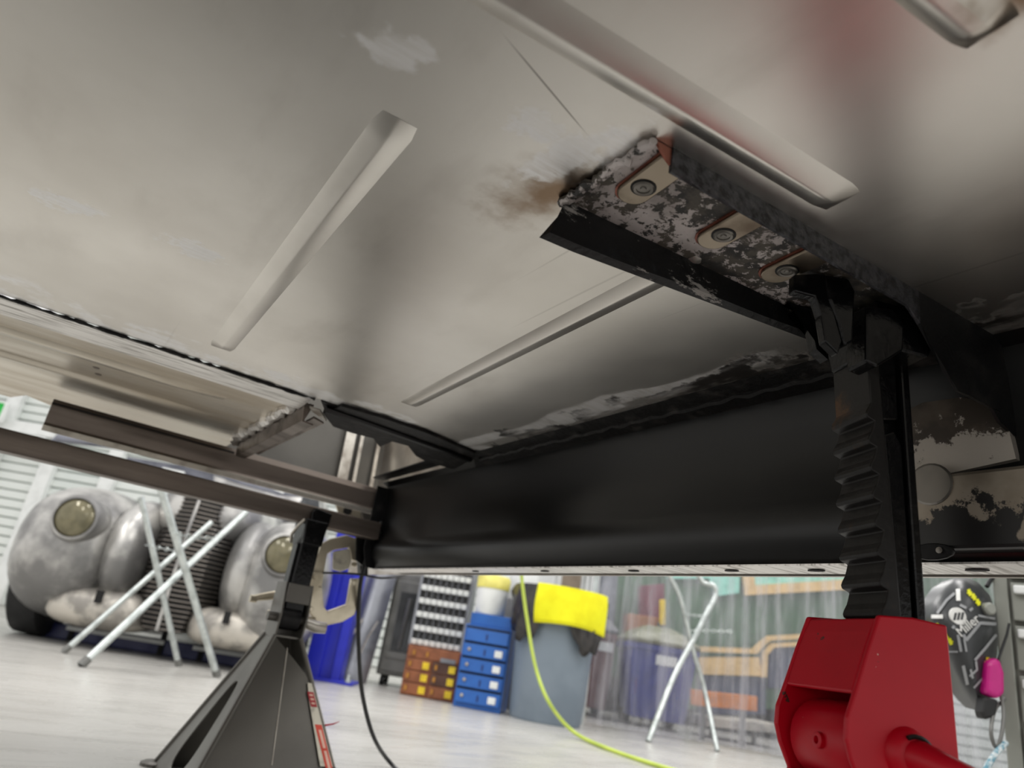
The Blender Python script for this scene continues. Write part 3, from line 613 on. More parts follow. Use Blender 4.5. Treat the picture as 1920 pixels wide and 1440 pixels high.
def bthing(name, label, cat, s, d, group=None, yaw=0.): return thing(name, label, cat, bg(s, d), BGROT + yaw, group)

def old_car():
    t = bthing('vintage_car', 'bare metal vintage car with round headlamps and tall slatted grille at the back', 'car', -1.80, 4.55, yaw=.13)
    for s in (-1, 1):
        f = MB().ell((-.695, .50, .53) if s < 0 else (.61, .20, .53), (.345, .70, .415) if s < 0 else (.27, .40, .40), 36, 22, .82).build('fender', M['car_grey'], t, smooth=True)
        MB().ell((s * .36, .40, .56), (.16, .52, .36), 22, 14, .9).build('catwalk', M['car_grey'], t, smooth=True)
        MB().ell((s * .40, .20, .225), (.30, .30, .12), 26, 12, .65).build('apron', M['car_pale'], t, smooth=True)
        MB().bb((s * .36 - .018, -.130, .255), (s * .36 + .018, -.105, .325)).build('apron_slot', M['dark_gap'], t)
        hl = MB().lathe([(.135, .20), (.135, .0), (.125, -.02), (.112, -.022), (.112, .01)], (s * .60, -.205, .69), 28, 'y').build('headlamp_ring', M['car_grey'], t, smooth=True)
        MB().lathe([(.112, .0), (.10, -.02), (.06, -.035), (.001, -.04)], (s * .60, -.205, .69), 24, 'y').build('headlamp_glass', M['glass_amber'], hl, smooth=True)
        wl = MB().lathe([(.18, -.1), (.30, -.105), (.335, -.08), (.34, .0), (.335, .08), (.30, .105), (.18, .1)], (s * (.87 if s < 0 else .70), .46 if s < 0 else .24, .34), 28, 'x').build('tyre', M['tyre'], t, smooth=True)
        MB().lathe([(.001, -.09), (.18, -.085), (.18, .085), (.001, .09)], (s * (.87 if s < 0 else .70), .46 if s < 0 else .24, .34), 20, 'x').build('wheel', M['dark_machine'], wl, smooth=True)
    nose = []
    for k in range(9):
        z = .16 + (.98 - .16) * k / 8; wv = .17 + .07 * math.sin(math.pi * min(1, k / 7)); yy = -.10 + .05 * ((k - 3) / 5) ** 2
        nose.append([Vector((-wv, yy + .22, z)), Vector((-wv * .6, yy + .06, z)), Vector((0, yy, z)), Vector((wv * .6, yy + .06, z)), Vector((wv, yy + .22, z)), Vector((wv, yy + .5, z)), Vector((-wv, yy + .5, z))])
    g = MB().loft(nose).build('grille_core', M['dark_gap'], t, smooth=True)
    sl = MB()
    for k in range(30):
        z = .17 + .80 * k / 29; q = (z - .16) / .82 * 8; wv = .17 + .07 * math.sin(math.pi * min(1, q / 7)) + .004; yy = -.108 + .05 * ((q - 3) / 5) ** 2
        sl.tube([(-wv, yy + .22, z), (-wv * .6, yy + .06, z), (0, yy, z), (wv * .6, yy + .06, z), (wv, yy + .22, z)], .0055, 5)
    sl = sl.build('grille_slats', M['grille'], t); sl['kind'] = 'stuff'
    MB().tube([(0, -.115, .16), (0, -.125, .4), (0, -.115, .75), (0, -.07, .98)], .010, 6).build('grille_spine', M['car_grey'], t, smooth=True)
    MB().ell((0, .95, .86), (.42, .95, .27), 26, 14, .8).build('hood', M['car_grey'], t, smooth=True)
    cabn = MB().ell((-.10, 2.5, 1.12), (.68, 1.1, .50), 26, 14, .65).build('cabin', M['car_grey'], t, smooth=True)
    MB().slab([(-.60, 1.52, 1.10), (-.06, 1.45, 1.10), (-.06, 1.55, 1.42), (-.50, 1.64, 1.42)], (0, .02, 0)).build('windscreen_pane', M['black_glass'], cabn)
    MB().slab([(.06, 1.45, 1.10), (.60, 1.52, 1.10), (.50, 1.64, 1.42), (.06, 1.55, 1.42)], (0, .02, 0)).build('windscreen_pane', M['black_glass'], cabn)
    MB().bb((-.80, .5, .22), (.60, 3.6, .75)).build('body_side', M['car_grey'], t, bevel=.08, bseg=4)
    return t
OLD = old_car()
def front_clip(car_root):                         # open engine bay sheet metal above the old car's nose
    d = 4.75; L = Vector(car_root.location); inv = Matrix.Rotation(-car_root.rotation_euler.z, 3, 'Z'); t = car_root
    P = lambda pts, dd=d: [inv @ (ond(u, v, dd) - L) for u, v in pts]
    n = Vector((0, .02, 0))
    MB().slab(P([(395, 868), (470, 872), (575, 905), (598, 925), (596, 935), (520, 928), (440, 905), (400, 890)]), n).build('radiator_support', M['panel_blue_grey'], t, bevel=.004)
    MB().tube(P([(75, 850), (110, 822), (200, 832), (300, 850), (420, 880), (480, 892)]), [.025, .03, .028, .028, .026, .02], 10).build('top_rail', M['panel_blue_grey'], t, smooth=True)
    MB().slab(P([(180, 852), (240, 862), (236, 885), (175, 872)], d + .05), n).build('inner_box', M['dark_gap'], t)
    MB().slab(P([(238, 856), (400, 882), (400, 915), (236, 880)], d + .03), n).build('lower_panel', M['panel_blue_grey'], t)
    for q in ([(372, 868), (428, 872), (420, 880), (380, 877)], [(445, 878), (478, 884), (472, 890), (444, 884)], [(305, 876), (345, 884), (348, 892), (300, 884)], [(505, 905), (545, 917), (530, 925), (505, 914)]):
        MB().slab(P(q, d - .005), n).build('white_patch', M['white'], t)  # small white slabs set just in front of the panels
front_clip(OLD)
def ramp():
    t = bthing('lift_ramp', 'low navy lift ramp with white bars for strip light reflections under the vintage car', 'ramp', -1.85, 5.27, yaw=.13)
    MB().bb((-.95, -.25, 0), (.80, -.18, .09)).build('beam', M['navy'], t, bevel=.006)
    for a, b in ((-.72, -.12), (.06, .60)):
        for z in (.06, .115, .16): MB().bb((a, -.30 + z * .3, z), (b, -.27 + z * .3, z + .026)).build('reflection_bar', M['white'], t, bevel=.004)  # white bars stand in for reflections of strip lights
    for x in (-.7, -.15, .1, .55): MB().bb((x, -.27, .0), (x + .03, -.24, .2)).build('strip_bracket', M['dark_gap'], t)
ramp()

# folding tube trestles with chains
def chain(a, b, sag, n, parent, r=.011):
    a, b = Vector(a), Vector(b)
    for k in range(n):
        u = (k + .5) / n; p = a.lerp(b, u) - Vector((0, 0, sag * 4 * u * (1 - u))); dr = (b - a).normalized(); sd = Vector((0, 0, 1)) if k % 2 else dr.cross(Vector((0, 0, 1)))
        ring = [p + dr * (r * 1.5 * math.cos(t_)) + sd * (r * .8 * math.sin(t_)) for t_ in [2 * math.pi * i / 10 for i in range(11)]]
        MB().tube(ring, .0028, 5, cap=False).build('chain_link', M['alu'], parent, smooth=True)
def tubep(p0, p1, mt, parent, r=.016, ext=0.):
    p0, p1 = Vector(p0), Vector(p1); p1 = p1 + (p1 - p0) * ext
    o = MB().tube([p0, p1], r, 12).build('tube_leg', mt, parent, smooth=True)
    t_ = (p1 - p0).normalized(); MB().tube([p0, p0 + t_ * .04], r * 1.12, 12).build('end_cap', M['dark_machine'], o, smooth=True)
    return o
def trestle_left():
    t = thing('folding_trestle', 'crossed aluminium tube trestle with chains in front of the vintage car', 'trestle', bg(-1.64, 3.95)); L = Vector(t.location)
    q = lambda s, d, z: bg(s, d, z) - L
    tubep(q(-2.04, 4.01, .004), q(-1.63, 4.35, .80), M['alu'], t); tubep(q(-1.69, 3.51, .004), q(-1.366, 4.1, .86), M['alu'], t, .018)
    tubep(q(-1.57, 4.35, .004), q(-1.815, 4.0, .66), M['alu'], t, ext=.25); tubep(q(-1.27, 4.10, .004), q(-1.603, 3.51, .83), M['alu'], t, .018, ext=.02)
    chain(ond(322, 998, 3.6) - L, ond(402, 1008, 3.9) - L, .01, 9, t); chain(ond(272, 1022, 4.05) - L, ond(340, 1035, 3.75) - L, .0, 9, t); chain(ond(338, 1000, 3.7) - L, ond(340, 1036, 3.7) - L, 0, 4, t)
trestle_left()
def trestle_right():
    t = thing('folding_trestle', 'crossed aluminium tube trestle with chain in front of the clear curtain', 'trestle', bg(1.35, 4.72)); L = Vector(t.location)
    q = lambda u, v, d: ond(u, v, d) - L
    a = onz(1215, 1390, .004) - L; b = onz(1345, 1408, .004) - L
    o = MB().tube(spline([a, q(1262, 1272, 4.7), q(1300, 1200, 4.74), q(1325, 1150, 4.76), q(1341, 1118, 4.78), q(1338, 1098, 4.78), q(1318, 1092, 4.8), q(1300, 1060, 4.8)], 4), .017, 10).build('tube_leg', M['alu'], t, smooth=True)
    o = MB().tube(spline([b, q(1320, 1290, 4.84), q(1297, 1210, 4.76), q(1275, 1120, 4.7), q(1255, 1080, 4.66), q(1240, 1040, 4.62)], 4), .015, 10).build('tube_leg', M['alu'], t, smooth=True)
    chain(q(1296, 1182, 4.7), q(1372, 1184, 4.74), 0, 10, t); chain(q(1282, 1152, 4.7), q(1318, 1156, 4.7), .0, 6, t)
trestle_right()

# lift column
def lift():
    x0, z0 = sz(568, 1271, 5.1); x1, _ = sz(645, 1279, 5.1)
    t = bthing('lift_column', 'royal blue car lift column bolted to the floor', 'lift', (x0 + x1) / 2, 5.15)
    hw = (x1 - x0) / 2
    MB().bb((-hw, -.09, 0), (-hw + .10, .10, 3.2)).build('column_flange', M['lift_blue'], t, bevel=.006)
    MB().bb((-hw + .09, -.05, 0), (hw - .05, .12, 3.2)).build('column_web', M['lift_blue'], t)
    MB().bb((hw - .09, -.09, 0), (hw - .03, .10, 3.2)).build('column_flange', M['lift_blue'], t, bevel=.006)
    b = MB().bb((-hw - .05, -.14, 0), (hw + .07, .16, .018)).build('base_plate', M['lift_blue'], t, bevel=.003)
    for x in (-hw + .02, hw + .03): MB().lathe([(.022, .018), (.022, .036), (.012, .038), (.011, .065), (.0005, .067)], (x, -.11, 0), 10).build('anchor_bolt', M['alu'], b)
lift()
# leaning curved silver sheet
def silver():
    t = bthing('metal_sheet', 'curved silver sheet metal panel leaning between blue lift column and charcoal cabinet', 'metal panel', -.80, 5.40)
    rg = []
    for k in range(13):
        x = -.16 + .30 * k / 12; y = .06 * math.sin(math.pi * k / 12) ; rg.append([Vector((x, -y, .003)), Vector((x + .05, -y * .8 + .16, .85)), Vector((x + .05, -y * .8 + .164, .85)), Vector((x, -y + .004, .003))])
    MB().loft(rg).build('sheet', M['silver'], t, smooth=True)
    for x in (-.05, .06): MB().tube([(x, -.075, .16), (x + .03, -.055, .30), (x + .075, -.01, .42)], .007, 6).build('bright_arc', M['bar_light'], t, smooth=True)  # pale curved tubes laid across the face of the sheet
silver()
def machine():
    x0, _ = sz(686, 1285, 5.36); x1, _ = sz(752, 1293, 5.36); W_ = .46
    t = bthing('machine_cabinet', 'charcoal glazed machine cabinet on castors beside the brown drawers', 'cabinet', x0 + W_ / 2 + .02, 5.72)
    h = W_ / 2
    MB().bb((-h, -.10, .07), (h, .30, .80)).build('body', M['dark_machine'], t, bevel=.012)
    dr = MB().bb((-h + .02, -.125, .10), (h - .10, -.10, .74)).build('door', M['dark_machine'], t, bevel=.006)
    MB().bb((-h + .07, -.130, .24), (h - .15, -.124, .66)).build('glazing', M['black_glass'], dr)
    for x in (-.10, -.03, .05): MB().tube([(x, -.14, .26), (x + .015, -.14, .62)], .014, 8).build('rail', M['dark_machine'], dr, smooth=True)
    MB().bb((-h + .04, -.14, .19), (h - .12, -.125, .23)).build('lower_ledge', M['dark_machine'], dr, bevel=.004)
    MB().bb((h - .075, -.118, .34), (h - .035, -.100, .64)).build('handle_bar', M['white'], t, bevel=.008)
    MB().bb((h - .095, -.103, .28), (h - .01, -.0995, .70)).build('side_recess', M['dark_gap'], t)
    for x in (-h + .05, h - .08):
        for y in (-.06, .24): MB().lathe([(.001, -.015), (.035, -.015), (.035, .015), (.001, .015)], (x, y, .035), 14, 'x').build('castor', M['tyre'], t, smooth=True)
machine()
def rag():
    p = sz(770, 1093, 5.36)
    t = MB().ell((0, 0, .035), (.10, .07, .04), 16, 10, .8); random.seed(3)
    t.v = [Vector((p_.x * (1 + .2 * math.sin(p_.y * 60 + 3 * p_.z)), p_.y, max(.0, p_.z * (1 + .3 * math.sin(p_.x * 50))))) for p_ in t.v]
    o = t.build('white_rag', M['white'], smooth=True); o.location = bg(p[0], 5.72, .801); o.rotation_euler = (0, 0, BGROT); tag(o, 'bundled white rag lying on top of the charcoal cabinet', 'rag')
rag()
def brown_cab():
    x0, _ = sz(748, 1300, 5.05); x1, _ = sz(850, 1321, 5.05); W_ = x1 - x0; H = sz(765, 1207, 5.05)[1]
    t = bthing('drawer_cabinet', 'brown wooden drawer cabinet with yellow labels under the white bin rack', 'cabinet', (x0 + x1) / 2, 5.05, yaw=-.12)
    h = W_ / 2
    MB().bb((-h, .0, 0), (h, .32, H)).build('body', M['brown'], t, bevel=.004)
    rh = (H - .012) / 4
    d = MB().bb((-h + .008, -.012, 3 * rh + .010), (h - .008, .0, 4 * rh + .002)).build('drawer', M['brown'], t, bevel=.003)
    for x in (-h + .04, -h + .13): MB().bb((x, -.020, 3.35 * rh), (x + .016, -.012, 3.75 * rh)).build('pull', M['brass'], d)
    MB().bb((h - .13, -.018, 3.1 * rh), (h - .03, -.012, 3.45 * rh)).build('label_holder', M['silver'], d)
    for c_ in range(2):
        for r_ in range(3):
            a = -h + .008 + c_ * (h - .004); b = a + h - .014
            mt = M['brown_dark'] if (c_ == 1 and r_ > 0) else M['brown']
            d = MB().bb((a, -.012, r_ * rh + .010), (b, 0, (r_ + 1) * rh + .003)).build('drawer', mt, t, bevel=.003)
            MB().bb((b - .055, -.0165, r_ * rh + .022), (b - .012, -.012, r_ * rh + .065)).build('yellow_label', M['yellow'], d)
            MB().bb((a + .018, -.020, r_ * rh + .03), (a + .034, -.012, r_ * rh + .06)).build('pull', M['brass'], d)
    return x0, x1, H
BX0, BX1, BH = brown_cab()
def bin_rack():
    d = 5.10; W_ = (BX1 - BX0) * .98
    t = bthing('parts_bin_rack', 'white small parts bin rack standing on the brown drawer cabinet', 'bin rack', (BX0 + BX1) / 2 - .005, d, yaw=-.12); t.location.z = BH + .001
    h = W_ / 2; H = .62; rows, cols = 7, 8
    MB().bb((-h, .06, 0), (h, .24, H)).build('back', M['bin_grey'], t)
    for s in (-1, 1): MB().bb((s * h - .008, -.005, 0), (s * h + .008, .24, H)).build('side', M['silver'], t)
    rh = H / rows; cw = (2 * h - .016) / cols
    mb = MB().slab([(.003, .06, .004), (.003, -.012, .004), (.003, -.020, rh * .44), (.003, .0, rh * .40), (.003, .06, rh * .40)], (cw - .006, 0, 0)); first = mb.build('bin', M['white'], t, bevel=.003)
    dv = MB().bb((-.0015, .0, rh * .42), (.0015, .06, rh * .98)).build('divider', M['silver'], t)
    for r_ in range(rows):
        for c_ in range(cols):
            loc = (-h + .008 + c_ * cw, 0, r_ * rh)
            if r_ == 0 and c_ == 0: first.location = loc; dv.location = loc
            else: dup(first, t, loc); dup(dv, t, loc)
bin_rack()
def blue_cab():
    d = 4.80; x0, _ = sz(848, 1320, d); x1, _ = sz(937, 1340, d); W_ = x1 - x0; H = sz(885, 1170, d)[1]
    t = bthing('drawer_cabinet', 'tall blue drawer cabinet with white labels beside the grey bin', 'cabinet', (x0 + x1) / 2, d, yaw=-.18)
    h = W_ / 2
    MB().bb((-h, .0, 0), (h, .30, H)).build('body', M['blue'], t, bevel=.004)
    MB().bb((-h + .02, .02, H), (h - .01, .28, H + .075)).build('top_tray', M['blue'], t, bevel=.004)
    rh = (H - .04) / 5
    for r_ in range(5):
        z0 = .03 + r_ * rh
        MB().bb((-h + .008, -.004, z0 + rh - .014), (h - .008, .0, z0 + rh)).build('drawer_gap', M['dark_gap'], t)
        dr = MB().slab([(-h + .012, .0, z0), (-h + .012, -.020, z0), (-h + .012, -.012, z0 + rh - .014), (-h + .012, .0, z0 + rh - .014)], (2 * h - .024, 0, 0)).build('drawer', M['blue'], t, bevel=.003)
        if r_ < 4:
            MB().bb((h - .085, -.024, z0 + .014), (h - .035, -.014, z0 + .055)).build('white_label', M['white'], dr, bevel=.004)
            MB().lathe([(.010, .0), (.010, -.012), (.0005, -.014)], (-h + .05, -.014, z0 + .04), 12, 'y').build('knob', M['bar_light'], dr, smooth=True)
        MB().bb((-.004, -.021, z0 + .015), (.004, -.012, z0 + .05)).build('latch', M['navy'], dr)
    return (x0 + x1) / 2, d, H + .075
bx, bd, bh = blue_cab()
def jugs():
    t = thing('plastic_tub', 'white plastic tub with pale yellow lid on the blue drawer cabinet', 'tub', bg(bx - .01, bd + .12, bh + .001), BGROT)
    MB().lathe([(.09, 0), (.098, .01), (.105, .17), (.001, .17)], (0, 0, 0), 24).build('tub', M['white'], t, smooth=True)
    MB().lathe([(.11, .165), (.112, .235), (.10, .25), (.001, .25)], (0, 0, 0), 24).build('lid', plain('pale_yellow_plastic', rgb(236, 226, 120), .4), t, smooth=True)
    t = thing('plastic_jug', 'ribbed white plastic jug standing behind the grey bin', 'jug', bg(bx + .22, bd + .62, 0), BGROT)
    MB().bb((-.12, -.09, 0), (.12, .09, .72)).build('crate', M['bin_grey'], t)
    j = MB().lathe([(.10, .72), (.11, .74), (.11, .93), (.08, .98), (.03, 1.0), (.03, 1.03), (.0005, 1.03)], (0, 0, 0), 20).build('jug', M['white'], t, smooth=True)
    t = thing('storage_cabinet', 'white cabinet behind the grey bin with tan door', 'cabinet', bg(.62, 5.75, 0), BGROT)
    MB().bb((-.33, 0, 0), (.20, .3, 1.6)).build('body', M['white'], t, bevel=.01)
    MB().bb((.02, -.02, .75), (.17, 0, 1.5)).build('door', plain('tan_panel', rgb(150, 134, 116), .5), t, bevel=.005)
    MB().bb((-.28, -.02, .75), (-.03, 0, 1.5)).build('door', M['white'], t, bevel=.005)
    for x in (.21, .25, .29): MB().bb((x, .0, 0), (x + .03, .05, 1.6)).build('rib', M['white'], t)
jugs()
def trash_can():
    d = 4.78; s0 = .535; H = sz(1040, 1108, d)[1]
    t = bthing('rubbish_bin', 'grey round rubbish bin with black liner and yellow cloth', 'bin', s0, d)
    rt, rb = .275, .215
    MB().lathe([(.001, .0), (rb, .0), (rb + .008, .02), (rt - .014, H - .10), (rt - .012, H - .03), (rt + .008, H - .03), (rt + .012, H - .008), (rt, H), (rt - .02, H), (rt - .03, H - .05), (rb - .02, .03), (.001, .03)], (0, 0, 0), 48).build('bucket', M['can'], t, smooth=True)
    def rad(z): return rb + .008 + (rt - .014 - rb - .008) * (z / (H - .10)) if z < H - .03 else rt + .012
    def drop(a):                                  # how far the liner hangs, by angle (-pi/2 faces the camera)
        x = math.cos(a); return .07 + .26 * math.exp(-((a + 2.45) / .50) ** 4) + .29 * math.exp(-((a + .92) / .50) ** 4) + .02 * math.sin(a * 17)
    rg = []
    N = 96
    for j in range(7):
        ring = []
        for k in range(N):
            a = -math.pi + 2 * math.pi * k / N; q = j / 6; z = H + .004 - drop(a) * q
            r_ = rt + .022 + (.012 * math.sin(a * 23 + 4 * q) + .007 * math.sin(a * 41)) * q + .016 * math.sin(math.pi * q)
            ring.append(Vector((r_ * math.cos(a), r_ * math.sin(a), z)))
        rg.append(ring)
    m = MB(); m.loft([[Vector((p.x * .94, p.y * .94, H - .02)) for p in rg[0]]] + rg, True, False); o = m.build('liner', M['liner'], t, smooth=True)
    sm = o.modifiers.new('thick', 'SOLIDIFY'); sm.thickness = .002
    c = thing('yellow_cloth', 'bright yellow cloth hanging over the rim of the grey bin', 'cloth', t.location, BGROT)
    rg = []
    for j in range(9):
        q = j / 8; row = []
        for k in range(19):
            p = k / 18; a = R(-122 + 92 * p); z = H + .010 - (.235 + .012 * p - .02 * math.sin(3 * p)) * q - .008 * p
            r_ = rt + .050 + .010 * math.sin(p * 9 + q * 4) * q + .012 * math.sin(math.pi * q); row.append(Vector((r_ * math.cos(a), r_ * math.sin(a), z)))
        rg.append(row)
    rg = [[Vector((p.x * .93, p.y * .93, H + .008)) for p in rg[0]]] + rg
    o = MB().loft(rg, False).build('cloth', M['cloth_y'], c, smooth=True); sm = o.modifiers.new('thick', 'SOLIDIFY'); sm.thickness = .006
trash_can()

# clear curtain and what stands behind it
def curtain():
    t = NT('clear_pvc_sheet'); nt = t.t; out = t.n['Material Output']
    tr = t.n.new('ShaderNodeBsdfTransparent'); tr.inputs[0].default_value = (.93, .94, .97, 1)
    gl = t.n.new('ShaderNodeBsdfGlossy'); gl.inputs['Roughness'].default_value = .12
    df = t.n.new('ShaderNodeBsdfTranslucent'); df.inputs[0].default_value = (.9, .9, .95, 1)
    d2 = t.n.new('ShaderNodeBsdfDiffuse'); d2.inputs[0].default_value = (.88, .87, .95, 1)
    m0 = t.n.new('ShaderNodeMixShader'); m0.inputs[0].default_value = .5; nt.links.new(df.outputs[0], m0.inputs[1]); nt.links.new(d2.outputs[0], m0.inputs[2])
    m1 = t.n.new('ShaderNodeMixShader'); nt.links.new(t.mr(t.noise(6, 5, (3, 1, .25)), .35, .75, .12, .44), m1.inputs[0]); nt.links.new(tr.outputs[0], m1.inputs[1]); nt.links.new(m0.outputs[0], m1.inputs[2])
    fr = t.n.new('ShaderNodeFresnel'); fr.inputs[0].default_value = 1.45
    m2 = t.n.new('ShaderNodeMixShader'); nt.links.new(fr.outputs[0], m2.inputs[0]); nt.links.new(m1.outputs[0], m2.inputs[1]); nt.links.new(gl.outputs[0], m2.inputs[2])
    nt.links.new(m2.outputs[0], out.inputs[0])
    th = bthing('clear_curtain', 'clear plastic curtain hanging in vertical folds right of the grey bin', 'curtain', .84, 5.06)
    rg = []; N = 620; W_ = 5.2
    for k in range(N + 1):
        x = W_ * k / N; y = .022 * math.sin(x * 34 + 2 * math.sin(x * 5)) + .012 * math.sin(x * 81) + .05 * math.sin(x * 3.1)
        rg.append([Vector((x, y * 1.1, .012)), Vector((x, y, .25)), Vector((x, y * .8, 1.0)), Vector((x, y * .6, 2.6))])
    MB().loft(rg, False).build('sheet', t.m, th, smooth=True)
    MB().tube([(-.05, 0, 2.6), (W_, 0, 2.6)], .02, 8).build('rail', M['alu'], th)
    for x in (.0, W_): MB().tube([(x - .03, .05, 0), (x - .03, .05, 2.6)], .016, 8).build('rail_post', M['alu'], th)
curtain()
def wheelie():
    for (u0, u1, v1, v0, d, c, nm, lab, lidc) in ((1183, 1308, 1378, 1222, 5.75, rgb(46, 56, 140), 'wheeled_bin', 'navy blue wheeled bin with olive lid behind the clear curtain', rgb(112, 112, 84)),
                                            (1100, 1156, 1350, 1190, 6.0, rgb(128, 92, 92), 'wheeled_bin', 'dull maroon wheeled bin behind the clear curtain, next to the grey bin', rgb(96, 96, 100))):
        x0, _ = sz(u0, v0, d); x1, z1 = sz(u1, v0, d); h = (x1 - x0) / 2; H = z1
        t = bthing(nm, lab, 'bin', (x0 + x1) / 2, d)
        mt = plain(nm + '_plastic', c, .4)
        MB().loft([[Vector((sx * h * k, sy * .26 * k + .26, z)) for sx, sy in ((-1, -1), (1, -1), (1, 1), (-1, 1))] for k, z in ((.80, .06), (1, H - .05), (1.06, H - .045), (1.06, H))]).build('body', mt, t, bevel=.015)
        lm = plain(nm + '_lid', lidc, .45)
        l_ = MB().loft([[Vector((sx * h * k, sy * .27 * k + .26 + o, z)) for sx, sy in ((-1, -1), (1, -1), (1, 1), (-1, 1))] for k, z, o in ((1.08, H + .001, 0), (1.08, H + .03, 0), (.75, H + .10, .03), (.35, H + .15, .05))]).build('lid', lm, t, bevel=.012)
        for s in (-1, 1): MB().lathe([(.001, -.03), (.09, -.03), (.09, .03), (.001, .03)], (s * h * .7, .42, .09), 16, 'x').build('wheel', M['tyre'], t, smooth=True)
        MB().bb((-.06, -.012, H - .14), (.10, .01, H - .07)).build('label', M['white'], t)
wheelie()
def van():
    d = 7.0; t = bthing('green_van', 'green van body with tan window trim behind the clear curtain', 'van', 2.3, d); L = Vector(t.location)
    GM = plain('dull_green_paint', rgb(72, 104, 76), .4); TM = plain('tan_timber_trim', rgb(226, 190, 130), .5); MM = plain('mint_glass', rgb(150, 214, 196), .2); NM = plain('slate_window', rgb(54, 60, 84), .15)
    iv = Matrix.Rotation(-BGROT, 3, 'Z')
    P = lambda pts, o=0: [iv @ (ond(u, v, d + o) - L) for u, v in pts]
    E_ = Vector((0, .04, 0))
    def pl_(pts, o, mt, name, par=t): return MB().slab(P(pts, o), E_).build(name, mt, par)
    pl_([(1240, 1040), (1900, 1000), (1900, 1250), (1700, 1330), (1240, 1330)], .06, GM, 'body_side')
    w1 = pl_([(1400, 1060), (1720, 1020), (1720, 1085), (1408, 1100)], .0, MM, 'upper_window'); 
    pl_([(1392, 1060), (1412, 1058), (1416, 1097), (1720, 1078), (1720, 1098), (1398, 1116)], -.04, TM, 'window_trim')
    pl_([(1250, 1040), (1388, 1040), (1386, 1112), (1340, 1118), (1330, 1085), (1250, 1085)], .0, MM, 'upper_window')
    pl_([(1312, 1212), (1412, 1216), (1426, 1203), (1440, 1192), (1720, 1178), (1720, 1188), (1446, 1201), (1432, 1212), (1420, 1226), (1312, 1222)], -.04, TM, 'swage_trim')
    pl_([(1312, 1232), (1424, 1232), (1428, 1268), (1312, 1264)], -.02, TM, 'lower_panel')
    pl_([(1428, 1270), (1430, 1222), (1446, 1206), (1720, 1192), (1720, 1200), (1452, 1214), (1440, 1228), (1438, 1270)], -.03, TM, 'arch_trim')
    pl_([(1440, 1290), (1442, 1226), (1454, 1214), (1720, 1200), (1720, 1300)], .01, NM, 'lower_window')
    pl_([(1310, 1266), (1436, 1270), (1436, 1340), (1310, 1340)], .02, NM, 'under_panel')
    for x in (-.9, .9): MB().lathe([(.001, -.1), (.33, -.1), (.33, .1), (.001, .1)], (x, .5, .33), 24, 'y').build('wheel', M['tyre'], t, smooth=True)
    MB().bb((-1.2, .12, .3), (2.2, 1.6, 1.9)).build('shell', GM, t, bevel=.05)
van()
def behind():
    def bx_(name, lab, cat, pts, d, mt, th=.15, z0=None):
        q = [ond(u, v, d) for u, v in pts]; zmin = min(p.z for p in q); o = thing(name, lab, cat, bg(sum(p.dot(RH) for p in q) / len(q), d, 0), 0); L = Vector(o.location)
        MB().slab([p - L for p in q], FH * th).build('panel', mt, o, bevel=.004)
        c = sum(q, Vector()) / len(q)
        if zmin > .05:
            for s in (-.6, .6):
                hw = (max(p.dot(RH) for p in q) - min(p.dot(RH) for p in q)) / 2 * s; p = c - L + RH * hw + FH * th / 2
                MB().tube([Vector((p.x, p.y, 0)), Vector((p.x, p.y, zmin + .02))], .018, 8).build('leg', M['dark_machine'], o)
        return o
    bx_('orange_beam', 'orange painted beam on legs behind the clear curtain', 'beam', [(1298, 1293), (1420, 1306), (1420, 1334), (1300, 1322)], 5.45, plain('orange_beam_paint', rgb(240, 140, 50), .45), .06)
    bx_('maroon_board', 'maroon board standing upright behind the clear curtain', 'board', [(1200, 1098), (1246, 1094), (1246, 1185), (1200, 1185)], 6.85, plain('maroon_panel', rgb(112, 44, 62), .5), .1)
    bx_('yellow_post', 'narrow yellow post beside the maroon board', 'post', [(1238, 1124), (1248, 1124), (1248, 1172), (1238, 1172)], 6.38, M['yellow'], .04)
    bx_('cardboard_box', 'brown cardboard box on a stand behind the clear curtain', 'box', [(1178, 1150), (1236, 1158), (1232, 1212), (1178, 1205)], 6.45, plain('cardboard', rgb(176, 120, 84), .7), .25)
    bx_('grey_locker', 'pale grey locker behind the clear curtain edge', 'locker', [(1100, 1070), (1160, 1070), (1150, 1190), (1100, 1185)], 6.6, M['silver'], .3)
    bx_('silver_bench', 'low pale metal bench behind the clear curtain', 'bench', [(1325, 1345), (1460, 1358), (1460, 1376), (1325, 1362)], 5.75, M['car_pale'], .4)
behind()

